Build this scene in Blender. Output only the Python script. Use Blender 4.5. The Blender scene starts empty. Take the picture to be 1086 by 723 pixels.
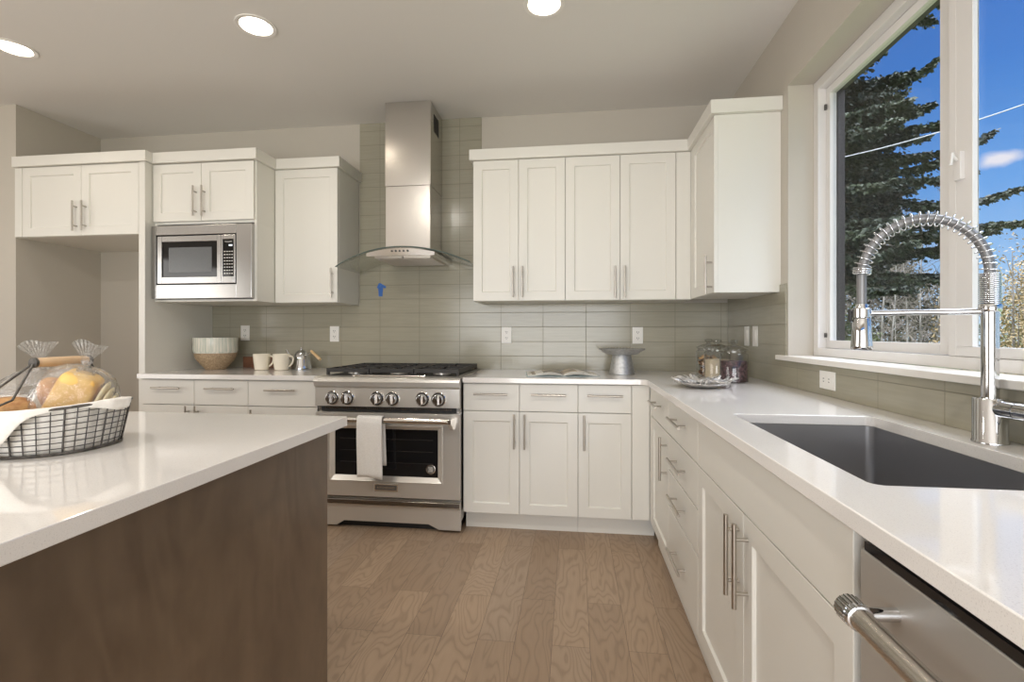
import bpy, bmesh, math, random
from mathutils import Vector, Matrix
from mathutils.geometry import tessellate_polygon

random.seed(7)
PI = math.pi
SC = bpy.context.scene
COL = SC.collection

# ------------------------------------------------------------------ camera
cam_d = bpy.data.cameras.new('camera')
cam = bpy.data.objects.new('camera', cam_d); COL.objects.link(cam)
cam.location = (0, 0, 1.174)
cam.rotation_euler = (PI/2, 0, 0.1256)
cam_d.sensor_width = 36.0
cam_d.lens = 36.0*514.77/1086
cam_d.shift_y = -8.07/1086
cam_d.clip_start = 0.02; cam_d.clip_end = 300
SC.camera = cam

# ------------------------------------------------------------------ exposure / world / lights
SC.view_settings.view_transform = 'Standard'
SC.view_settings.look = 'None'
SC.view_settings.exposure = 0.0
SC.view_settings.gamma = 1.0
SC.view_settings.use_curve_mapping = False
SC.cycles.max_bounces = 10
SC.cycles.diffuse_bounces = 6
SC.cycles.glossy_bounces = 5
SC.cycles.transparent_max_bounces = 24
SC.cycles.caustics_reflective = False
SC.cycles.caustics_refractive = False
SC.cycles.use_denoising = True

SKY_STRENGTH = 1.0
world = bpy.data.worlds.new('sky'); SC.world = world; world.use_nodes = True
wn = world.node_tree.nodes; wl = world.node_tree.links; wn.clear()
wout = wn.new('ShaderNodeOutputWorld'); wbg = wn.new('ShaderNodeBackground')
wtc = wn.new('ShaderNodeTexCoord'); wsep = wn.new('ShaderNodeSeparateXYZ')
wl.new(wtc.outputs['Generated'], wsep.inputs[0])
wr = wn.new('ShaderNodeValToRGB')
wl.new(wsep.outputs['Z'], wr.inputs[0])
cr = wr.color_ramp
cr.elements[0].position = 0.0; cr.elements[0].color = (0.62, 0.78, 0.95, 1)
cr.elements[1].position = 0.55; cr.elements[1].color = (0.050, 0.165, 0.56, 1)
for p_, c_ in ((0.10, (0.36, 0.60, 0.95)), (0.22, (0.16, 0.40, 0.86)), (0.38, (0.075, 0.245, 0.70))):
    e = cr.elements.new(p_); e.color = c_+(1,)
# one small fair-weather cloud plus faint wisps low down
wdot = wn.new('ShaderNodeVectorMath'); wdot.operation = 'SUBTRACT'
wl.new(wtc.outputs['Generated'], wdot.inputs[0])
cd = Vector((0.875, 1.118, 0.362)).normalized(); wdot.inputs[1].default_value = cd
wsc = wn.new('ShaderNodeVectorMath'); wsc.operation = 'MULTIPLY'; wsc.inputs[1].default_value = (33, 33, 80)
wl.new(wdot.outputs[0], wsc.inputs[0])
wlen = wn.new('ShaderNodeVectorMath'); wlen.operation = 'LENGTH'; wl.new(wsc.outputs[0], wlen.inputs[0])
wno = wn.new('ShaderNodeTexNoise'); wno.inputs['Scale'].default_value = 26; wno.inputs['Detail'].default_value = 6
wl.new(wtc.outputs['Generated'], wno.inputs['Vector'])
wad = wn.new('ShaderNodeMath'); wad.operation = 'MULTIPLY_ADD'; wad.inputs[1].default_value = 1.5; wl.new(wno.outputs[0], wad.inputs[0]); wl.new(wlen.outputs['Value'], wad.inputs[2])
wmr = wn.new('ShaderNodeMapRange'); wmr.inputs[1].default_value = 1.9; wmr.inputs[2].default_value = 1.2; wmr.inputs[3].default_value = 0; wmr.inputs[4].default_value = 0.9
wl.new(wad.outputs[0], wmr.inputs[0])
wmx = wn.new('ShaderNodeMix'); wmx.data_type = 'RGBA'
wl.new(wmr.outputs[0], wmx.inputs[0]); wl.new(wr.outputs[0], wmx.inputs[6]); wmx.inputs[7].default_value = (0.95, 0.90, 0.95, 1)
wzb = wn.new('ShaderNodeMapRange'); wzb.inputs[1].default_value = 0.46; wzb.inputs[2].default_value = 0.78; wzb.interpolation_type = 'SMOOTHSTEP'; wzb.inputs[3].default_value = 0; wzb.inputs[4].default_value = 1  # sky overhead set far brighter, out of view, to add light through the window
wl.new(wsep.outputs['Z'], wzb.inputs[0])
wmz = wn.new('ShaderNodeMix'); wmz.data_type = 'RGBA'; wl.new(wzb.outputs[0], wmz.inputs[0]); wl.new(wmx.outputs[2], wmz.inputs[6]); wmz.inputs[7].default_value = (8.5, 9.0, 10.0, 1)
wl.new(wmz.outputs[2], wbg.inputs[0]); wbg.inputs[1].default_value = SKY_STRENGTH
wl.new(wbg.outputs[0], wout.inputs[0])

def light(name, kind, loc, rot, energy, color, **kw):
    d = bpy.data.lights.new(name, kind); d.energy = energy; d.color = color
    for k, v in kw.items(): setattr(d, k, v)
    o = bpy.data.objects.new(name, d); COL.objects.link(o); o.location = loc; o.rotation_euler = rot
    return o
sun = light('sun', 'SUN', (0, 0, 30), (0, 0, 0), 2.1, (1.0, 0.95, 0.86), angle=0.01)
sun.rotation_euler = Vector((0.62, 0.30, -0.72)).to_track_quat('-Z', 'Y').to_euler()
# daylight through the wide glazed doors in the wall behind the camera; unseen fill lamp standing before the closed left wall
light('daylight_rear', 'AREA', (-0.75, -3.12, 1.05), (PI/2, 0, 0), 132, (1.0, 0.985, 0.955), shape='RECTANGLE', size=3.4, size_y=1.9)
light('fill_left', 'AREA', (-5.90, -0.4, 1.35), (PI/2, 0, -PI/2), 60, (1.0, 0.985, 0.96), shape='RECTANGLE', size=3.0, size_y=1.8)
CAN_POWER = 2.6
# added row of unseen lamps without fixtures, brightening the room's left side
for x_ in (-3.05, -1.60, -0.14): light('can_or_fill_lamp', 'AREA', (x_, 0.55, 2.735), (0, 0, 0), 10.5, (1.0, 0.955, 0.89), shape='DISK', size=.13)

# ------------------------------------------------------------------ materials
def mat(name, color, rough=0.5, metal=0.0, **kw):
    m = bpy.data.materials.new(name); m.use_nodes = True
    b = m.node_tree.nodes['Principled BSDF']
    b.inputs['Base Color'].default_value = tuple(color)+(1,)
    b.inputs['Roughness'].default_value = rough
    b.inputs['Metallic'].default_value = metal
    for k, v in kw.items(): b.inputs[k].default_value = v
    return m
class N:
    """small helper for wiring nodes"""
    def __init__(s, m): s.m = m; s.n = m.node_tree.nodes; s.l = m.node_tree.links; s.b = s.n.get('Principled BSDF')
    def new(s, t, **kw):
        x = s.n.new(t)
        for k, v in kw.items(): setattr(x, k, v)
        return x
    def coord(s, scale=(1, 1, 1), loc=(0, 0, 0), kind='Object'):
        t = s.new('ShaderNodeTexCoord'); mp = s.new('ShaderNodeMapping')
        mp.inputs['Scale'].default_value = scale; mp.inputs['Location'].default_value = loc
        s.l.new(t.outputs[kind], mp.inputs[0]); return mp.outputs[0]
    def noise(s, vec, scale=5, detail=3, rough=0.5, dist=0):
        x = s.new('ShaderNodeTexNoise'); x.inputs['Scale'].default_value = scale; x.inputs['Detail'].default_value = detail
        x.inputs['Roughness'].default_value = rough; x.inputs['Distortion'].default_value = dist
        if vec is not None: s.l.new(vec, x.inputs['Vector'])
        return x.outputs[0]
    def ramp(s, f, stops):
        x = s.new('ShaderNodeValToRGB'); s.l.new(f, x.inputs[0]); c = x.color_ramp
        while len(c.elements) < len(stops): c.elements.new(0.5)
        for e, (p, q) in zip(c.elements, stops): e.position = p; e.color = tuple(q)+(1,)
        return x.outputs[0]
    def math(s, op, a, b=None, c=None):
        x = s.new('ShaderNodeMath', operation=op)
        for i, v in enumerate((a, b, c)):
            if v is None: continue
            if isinstance(v, (int, float)): x.inputs[i].default_value = v
            else: s.l.new(v, x.inputs[i])
        return x.outputs[0]
    def mix(s, f, a, b, mode='MIX'):
        x = s.new('ShaderNodeMix', data_type='RGBA', blend_type=mode)
        for i, v in ((0, f), (6, a), (7, b)):
            if isinstance(v, (int, float)): x.inputs[i].default_value = v
            elif isinstance(v, tuple): x.inputs[i].default_value = v+(1,)
            else: s.l.new(v, x.inputs[i])
        return x.outputs[2]
    def bump(s, h, strength=0.2, dist=0.01):
        x = s.new('ShaderNodeBump'); x.inputs['Strength'].default_value = strength; x.inputs['Distance'].default_value = dist
        s.l.new(h, x.inputs['Height']); s.l.new(x.outputs[0], s.b.inputs['Normal'])
    def to(s, out, inp): s.l.new(out, s.b.inputs[inp])

M = {}
def paint(name, color, rough=0.6, bump=0.06, scale=180):
    m = mat(name, color, rough); n = N(m); n.bump(n.noise(n.coord(), scale, 2), bump, 0.002); M[name] = m; return m
paint('wall_paint', (0.52, 0.482, 0.42))
paint('ceiling_paint', (0.76, 0.74, 0.71), 0.75)
paint('cabinet_paint', (0.735, 0.718, 0.664), 0.38, 0.03, 90)
paint('trim_paint', (0.80, 0.77, 0.72), 0.4, 0.02)
M['vinyl'] = mat('vinyl', (0.74, 0.72, 0.70), 0.35)
M['bronze_vinyl'] = mat('bronze_vinyl', (0.045, 0.038, 0.036), 0.5)
M['plastic_white'] = mat('plastic_white', (0.82, 0.80, 0.76), 0.35)
M['dark'] = mat('dark', (0.012, 0.012, 0.012), 0.5)
M['black_gloss'] = mat('black_gloss', (0.010, 0.010, 0.011), 0.06)
M['slot'] = mat('slot', (0.10, 0.095, 0.09), 0.6)
M['chrome'] = mat('chrome', (0.66, 0.67, 0.69), 0.06, 1.0)
M['nickel'] = mat('nickel', (0.50, 0.46, 0.41), 0.30, 1.0)
M['satin'] = mat('satin', (0.62, 0.58, 0.53), 0.27, 1.0)
M['rubber'] = mat('rubber', (0.22, 0.22, 0.225), 0.38, 0.4)

def steel(name, color, rough, axis, aniso=0.0):
    m = mat(name, color, rough, 1.0); n = N(m)
    sc = [1.5, 1.5, 1.5]; sc['xyz'.index(axis)] = 0.4
    sc2 = [260, 260, 260]; sc2['xyz'.index(axis)] = 3
    f = n.noise(n.coord(tuple(sc2)), 1, 2)
    n.to(n.math('MULTIPLY_ADD', f, 0.05, rough-0.025), 'Roughness'); n.bump(f, 0.012, 0.0006)
    if aniso:
        n.b.inputs['Metallic'].default_value = 0.68
        tg = n.new('ShaderNodeTangent', direction_type='RADIAL', axis='Z'); n.l.new(tg.outputs[0], n.b.inputs['Tangent'])
        n.b.inputs['Anisotropic'].default_value = aniso; n.b.inputs['Anisotropic Rotation'].default_value = 0.25 if axis != 'z' else 0.0
    M[name] = m; return m
steel('steel', (0.70, 0.675, 0.63), 0.30, 'x', 0.75)
steel('steel_vertical', (0.64, 0.615, 0.575), 0.24, 'z')
steel('steel_trim', (0.47, 0.46, 0.445), 0.22, 'x')
steel('steel_sink', (0.42, 0.415, 0.42), 0.38, 'x')
steel('steel_dishwasher', (0.58, 0.56, 0.53), 0.42, 'y', 0.6)
M['steel_bright'] = mat('steel_bright', (0.72, 0.69, 0.65), 0.16, 1.0)
m = mat('iron', (0.030, 0.028, 0.026), 0.55); N(m).bump(N(m).noise(N(m).coord(), 400, 2), 0.3, 0.001); M['iron'] = m
m = mat('galvanized', (0.42, 0.43, 0.43), 0.38, 0.9); n = N(m)
v_ = n.new('ShaderNodeTexVoronoi'); v_.inputs['Scale'].default_value = 90; n.l.new(n.coord(), v_.inputs['Vector'])
n.to(n.mix(n.noise(n.coord(), 60, 4), (0.40, 0.41, 0.42), (0.74, 0.74, 0.73)), 'Base Color')
n.to(n.math('MULTIPLY_ADD', v_.outputs['Distance'], 0.5, 0.25), 'Roughness'); M['galvanized'] = m

# white quartz with fine grey specks
m = mat('quartz', (0.77, 0.745, 0.715), 0.10); n = N(m)
sp = n.ramp(n.noise(n.coord(), 520, 2), [(0.30, (0.66, 0.635, 0.61)), (0.42, (0.80, 0.775, 0.745)), (0.64, (0.80, 0.775, 0.745)), (0.75, (0.86, 0.84, 0.815))])
cl = n.noise(n.coord(), 6, 3)
n.to(n.mix(n.math('MULTIPLY', cl, 0.22), sp, (0.68, 0.66, 0.65)), 'Base Color')
n.to(n.math('MULTIPLY_ADD', n.noise(n.coord(), 300, 2), 0.06, 0.035), 'Roughness'); n.b.inputs['Specular IOR Level'].default_value = 0.75
M['quartz'] = m

# hickory plank floor, boards running along Y
m = mat('hickory_floor', (0.3, 0.2, 0.14), 0.36); n = N(m)
tc = n.new('ShaderNodeTexCoord'); sx = n.new('ShaderNodeSeparateXYZ'); n.l.new(tc.outputs['Object'], sx.inputs[0])
cb = n.new('ShaderNodeCombineXYZ'); n.l.new(n.math('ADD', sx.outputs[1], 0.35), cb.inputs[0]); n.l.new(n.math('ADD', sx.outputs[0], 10.02), cb.inputs[1])
br = n.new('ShaderNodeTexBrick'); n.l.new(cb.outputs[0], br.inputs['Vector'])
br.offset = 0.37; br.offset_frequency = 2
for k_, v_ in (('Color1', (0, 0, 0, 1)), ('Color2', (1, 1, 1, 1)), ('Mortar', (0.5, 0.5, 0.5, 1)), ('Scale', 1.0), ('Mortar Size', 0.0011), ('Mortar Smooth', 0.2), ('Brick Width', 0.83), ('Row Height', 0.142), ('Bias', 0.0)):
    br.inputs[k_].default_value = v_
rnd = n.new('ShaderNodeSeparateColor'); n.l.new(br.outputs['Color'], rnd.inputs[0]); rv = rnd.outputs[0]
gc = n.new('ShaderNodeCombineXYZ'); n.l.new(n.math('MULTIPLY', sx.outputs[0], 7.0), gc.inputs[0]); n.l.new(n.math('MULTIPLY', sx.outputs[1], 1.7), gc.inputs[1]); n.l.new(n.math('MULTIPLY', rv, 37.0), gc.inputs[2])
big = n.noise(gc.outputs[0], 1.0, 2, 0.45, 0.3)
ring = n.math('SINE', n.math('MULTIPLY', big, 120.0))
ringm = n.ramp(n.math('MULTIPLY_ADD', ring, 0.5, 0.5), [(0.0, (0, 0, 0)), (0.25, (0.75, 0.75, 0.75)), (1.0, (1, 1, 1))])
fc = n.new('ShaderNodeCombineXYZ'); n.l.new(n.math('MULTIPLY', sx.outputs[0], 140.0), fc.inputs[0]); n.l.new(n.math('MULTIPLY', sx.outputs[1], 7.0), fc.inputs[1]); n.l.new(rv, fc.inputs[2])
fine = n.noise(fc.outputs[0], 1.0, 3, 0.6)
base = n.ramp(rv, [(0.0, (0.345, 0.243, 0.162)), (0.35, (0.405, 0.288, 0.192)), (0.7, (0.450, 0.322, 0.215)), (1.0, (0.375, 0.278, 0.198))])
c1 = n.mix(n.math('MULTIPLY', n.math('SUBTRACT', 1.0, ringm), 0.40), base, (0.175, 0.115, 0.075))
c2 = n.mix(n.math('MULTIPLY', fine, 0.34), c1, (0.205, 0.138, 0.092))
knot = n.ramp(n.noise(n.coord((3.0, 0.9, 1)), 1.6, 2), [(0.30, (1, 1, 1)), (0.40, (0, 0, 0))])
c3 = n.mix(n.math('MULTIPLY', knot, 0.35), c2, (0.17, 0.12, 0.09))
c4 = n.mix(n.math('MULTIPLY', br.outputs['Fac'], 0.75), c3, (0.095, 0.06, 0.04))
n.to(c4, 'Base Color'); n.to(n.math('MULTIPLY_ADD', fine, 0.2, 0.28), 'Roughness')
n.bump(n.math('SUBTRACT', n.math('MULTIPLY', fine, 0.3), br.outputs['Fac']), 0.25, 0.002)
M['hickory_floor'] = m

# dark stained maple panel, grain vertical
m = mat('stained_maple', (0.1, 0.07, 0.045), 0.33); n = N(m)
g1 = n.noise(n.coord((2.2, 2.2, 0.8)), 1.5, 3, 0.5, 0.6)
ring = n.math('SINE', n.math('MULTIPLY', g1, 60.0))
streak = n.noise(n.coord((60, 60, 2.2)), 1, 3, 0.6)
mott = n.noise(n.coord((4, 4, 2.4)), 1.6, 4, 0.6)
col = n.ramp(mott, [(0.28, (0.102, 0.067, 0.042)), (0.55, (0.150, 0.104, 0.065)), (0.75, (0.192, 0.134, 0.086))])
col = n.mix(n.math('MULTIPLY', n.math('MULTIPLY_ADD', ring, 0.5, 0.5), 0.30), col, (0.223, 0.160, 0.105))
col = n.mix(n.math('MULTIPLY', streak, 0.4), col, (0.104, 0.070, 0.044))
n.to(col, 'Base Color'); n.bump(streak, 0.04, 0.001); M['stained_maple'] = m

# grey-green glass tile, stacked 4 x 12 in.
def tile(name, ax, off):
    m = mat(name, (0.4, 0.4, 0.33), 0.16); n = N(m)
    tc = n.new('ShaderNodeTexCoord'); sx = n.new('ShaderNodeSeparateXYZ'); n.l.new(tc.outputs['Object'], sx.inputs[0])
    cb = n.new('ShaderNodeCombineXYZ'); n.l.new(n.math('ADD', sx.outputs[ax], off), cb.inputs[0]); n.l.new(n.math('ADD', sx.outputs[2], -1.011+0.1043*20), cb.inputs[1])
    br = n.new('ShaderNodeTexBrick'); n.l.new(cb.outputs[0], br.inputs['Vector']); br.offset = 0.0
    for k_, v_ in (('Color1', (0.0, 0.0, 0.0, 1)), ('Color2', (1, 1, 1, 1)), ('Mortar', (0.5, 0.5, 0.5, 1)), ('Scale', 1.0), ('Mortar Size', 0.0016), ('Mortar Smooth', 0.1), ('Brick Width', 0.3033), ('Row Height', 0.1043), ('Bias', 0.0)):
        br.inputs[k_].default_value = v_
    sc = [6, 6, 90]
    st = n.noise(n.coord(tuple(sc)), 1, 3)
    base = n.mix(st, (0.305, 0.285, 0.218), (0.385, 0.362, 0.283))
    base = n.mix(n.math('MULTIPLY', br.outputs['Color'], 0.22), base, (0.404, 0.382, 0.292))
    n.to(n.mix(br.outputs['Fac'], base, (0.202, 0.181, 0.129)), 'Base Color')
    n.to(n.math('MULTIPLY_ADD', br.outputs['Fac'], 0.5, 0.16), 'Roughness')
    n.bump(n.math('SUBTRACT', n.math('MULTIPLY', st, 0.12), br.outputs['Fac']), 0.35, 0.002)
    M[name] = m
tile('glass_tile_x', 0, 0.517+0.3033*20)
tile('glass_tile_y', 1, -2.12+0.3033*20)

def glass(name, tint, gloss=1.0, rough=0.0, ior=1.45, bump=None, milk=0.0):
    """thin clear glass: see-through with Fresnel reflections"""
    m = bpy.data.materials.new(name); m.use_nodes = True; nt = m.node_tree; nt.nodes.clear()
    o = nt.nodes.new('ShaderNodeOutputMaterial'); t = nt.nodes.new('ShaderNodeBsdfTransparent'); g = nt.nodes.new('ShaderNodeBsdfGlossy')
    x = nt.nodes.new('ShaderNodeMixShader'); ge = nt.nodes.new('ShaderNodeNewGeometry')
    dt = nt.nodes.new('ShaderNodeVectorMath'); dt.operation = 'DOT_PRODUCT'
    nt.links.new(ge.outputs['Incoming'], dt.inputs[0]); nt.links.new(ge.outputs['Normal'], dt.inputs[1])
    t.inputs[0].default_value = tuple(tint)+(1,); g.inputs['Roughness'].default_value = rough
    def mth(op, a, b):
        q = nt.nodes.new('ShaderNodeMath'); q.operation = op
        for i, v in ((0, a), (1, b)):
            if isinstance(v, (int, float)): q.inputs[i].default_value = v
            elif v is not None: nt.links.new(v, q.inputs[i])
        return q
    f0 = ((ior-1)/(ior+1))**2                                   # Schlick reflectance, the same from both faces
    c = mth('ABSOLUTE', dt.outputs['Value'], None); p5 = mth('POWER', mth('SUBTRACT', 1.0, c.outputs[0]).outputs[0], 5.0)
    mu = mth('MULTIPLY', mth('MULTIPLY_ADD', p5.outputs[0], 1-f0).outputs[0], gloss); mu.use_clamp = True
    mu.inputs[0].links[0].from_node.inputs[2].default_value = f0
    nt.links.new(mu.outputs[0], x.inputs[0])
    nt.links.new(t.outputs[0], x.inputs[1]); nt.links.new(g.outputs[0], x.inputs[2]); nt.links.new(x.outputs[0], o.inputs[0])
    if milk:
        df = nt.nodes.new('ShaderNodeBsdfDiffuse'); df.inputs[0].default_value = (0.9, 0.88, 0.85, 1); mk = nt.nodes.new('ShaderNodeMixShader'); mk.inputs[0].default_value = milk
        nt.links.new(x.outputs[0], mk.inputs[1]); nt.links.new(df.outputs[0], mk.inputs[2]); nt.links.new(mk.outputs[0], o.inputs[0])
    if bump:
        tc = nt.nodes.new('ShaderNodeTexCoord'); nz = nt.nodes.new('ShaderNodeTexNoise'); nz.inputs['Scale'].default_value = bump; nz.inputs['Detail'].default_value = 4
        bp = nt.nodes.new('ShaderNodeBump'); bp.inputs['Strength'].default_value = 0.8; bp.inputs['Distance'].default_value = 0.006
        nt.links.new(tc.outputs['Object'], nz.inputs['Vector']); nt.links.new(nz.outputs[0], bp.inputs['Height'])
        nt.links.new(bp.outputs[0], g.inputs['Normal']); nt.links.new(bp.outputs[0], dt.inputs[1])
    M[name] = m; return m
glass('pane_glass', (0.97, 0.98, 0.98), 0.7)
glass('screened_glass', (0.92, 0.925, 0.93), 0.4)
glass('hood_glass', (0.965, 0.975, 0.965), 0.9)
glass('jar_glass', (0.92, 0.93, 0.93), 2.2, 0.03)
glass('cellophane', (0.965, 0.96, 0.95), 3.2, 0.16, 1.4, 90, 0.06)

def emis(name, color, strength):
    m = bpy.data.materials.new(name); m.use_nodes = True; b = m.node_tree.nodes['Principled BSDF']
    b.inputs['Base Color'].default_value = (0.8, 0.8, 0.8, 1); b.inputs['Emission Color'].default_value = tuple(color)+(1,); b.inputs['Emission Strength'].default_value = strength
    M[name] = m
emis('lamp_lens', (1.0, 0.95, 0.86), 4.0)
emis('display', (0.75, 0.9, 1.0), 0.9)

def noisy(name, ca, cb_, scale, rough=0.6, stretch=(1, 1, 1), bump=0.0, metal=0.0, lo=0.35, hi=0.65, detail=4):
    m = mat(name, ca, rough, metal); n = N(m); f = n.noise(n.coord(stretch), scale, detail)
    n.to(n.ramp(f, [(lo, ca), (hi, cb_)]), 'Base Color')
    if bump: n.bump(f, bump, 0.004)
    M[name] = m
noisy('crust', (0.34, 0.15, 0.045), (0.74, 0.46, 0.20), 26, 0.6, bump=0.2)
noisy('loaf', (0.70, 0.38, 0.075), (0.86, 0.60, 0.20), 16, 0.55, bump=0.1)
noisy('roll_orange', (0.72, 0.24, 0.04), (0.82, 0.42, 0.13), 20, 0.5, bump=0.1)
noisy('crumb', (0.86, 0.74, 0.45), (0.93, 0.84, 0.60), 60, 0.8, bump=0.3)
noisy('linen', (0.80, 0.77, 0.71), (0.88, 0.85, 0.80), 60, 0.85, bump=0.08)
noisy('towel', (0.84, 0.83, 0.80), (0.90, 0.89, 0.87), 120, 0.9, bump=0.25)
noisy('grip_wood', (0.52, 0.34, 0.19), (0.74, 0.54, 0.34), 10, 0.5, (1, 0.15, 1))
noisy('board_wood', (0.13, 0.055, 0.03), (0.26, 0.12, 0.065), 14, 0.45, (0.3, 1, 1))
noisy('handle_wood', (0.62, 0.42, 0.22), (0.74, 0.54, 0.32), 14, 0.45, (0.3, 1, 1))
noisy('wire', (0.055, 0.05, 0.045), (0.13, 0.12, 0.11), 120, 0.5, metal=0.5)
noisy('capiz', (0.58, 0.62, 0.54), (0.90, 0.86, 0.76), 30, 0.25, (3, 3, 0.15), bump=0.25)
noisy('woven', (0.30, 0.21, 0.125), (0.52, 0.39, 0.25), 120, 0.75, (1, 1, 1), bump=0.5)
noisy('ceramic', (0.80, 0.745, 0.62), (0.84, 0.78, 0.66), 5, 0.22)
noisy('beans', (0.020, 0.010, 0.012), (0.13, 0.065, 0.075), 75, 0.45, bump=0.8, detail=1)
noisy('grain', (0.60, 0.49, 0.34), (0.74, 0.63, 0.47), 260, 0.8, bump=0.4)
noisy('cookies', (0.10, 0.045, 0.02), (0.62, 0.38, 0.17), 24, 0.7, bump=0.8, detail=2, lo=0.42, hi=0.56)
noisy('silver_strip', (0.46, 0.44, 0.42), (0.92, 0.88, 0.83), 34, 0.28, metal=0.35)
noisy('page', (0.80, 0.78, 0.73), (0.84, 0.82, 0.77), 20, 0.5)
noisy('page_photo', (0.12, 0.12, 0.10), (0.62, 0.52, 0.40), 14, 0.4)
noisy('cover_blue', (0.28, 0.40, 0.42), (0.45, 0.54, 0.54), 9, 0.4)
noisy('tape_blue', (0.035, 0.13, 0.45), (0.05, 0.17, 0.52), 60, 0.6)
noisy('bark', (0.06, 0.045, 0.035), (0.14, 0.11, 0.085), 14, 0.9, (1, 1, 0.2))
noisy('birch_bark', (0.20, 0.18, 0.155), (0.40, 0.375, 0.335), 5, 0.8, (1, 1, 0.5))
noisy('needles', (0.012, 0.022, 0.014), (0.060, 0.078, 0.034), 1.3, 0.6)
noisy('leaves_green', (0.030, 0.050, 0.018), (0.15, 0.17, 0.055), 0.9, 0.7)
noisy('leaves_gold', (0.20, 0.13, 0.055), (0.42, 0.32, 0.16), 1.3, 0.7)
noisy('twig', (0.10, 0.082, 0.065), (0.24, 0.205, 0.17), 2.0, 0.8)
noisy('leaves_brown', (0.032, 0.030, 0.018), (0.115, 0.098, 0.060), 0.8, 0.8)
noisy('grass', (0.06, 0.085, 0.03), (0.12, 0.14, 0.055), 3, 0.9)

# ------------------------------------------------------------------ mesh helpers
ORIGIN = {}                                    # world origin of every object at build time
def back_run(Yf): return lambda a, b, z: (a, Yf-b, z)
def right_run(Xf): return lambda a, b, z: (Xf-b, a, z)
def ident(a, b, z): return (a, b, z)

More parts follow.
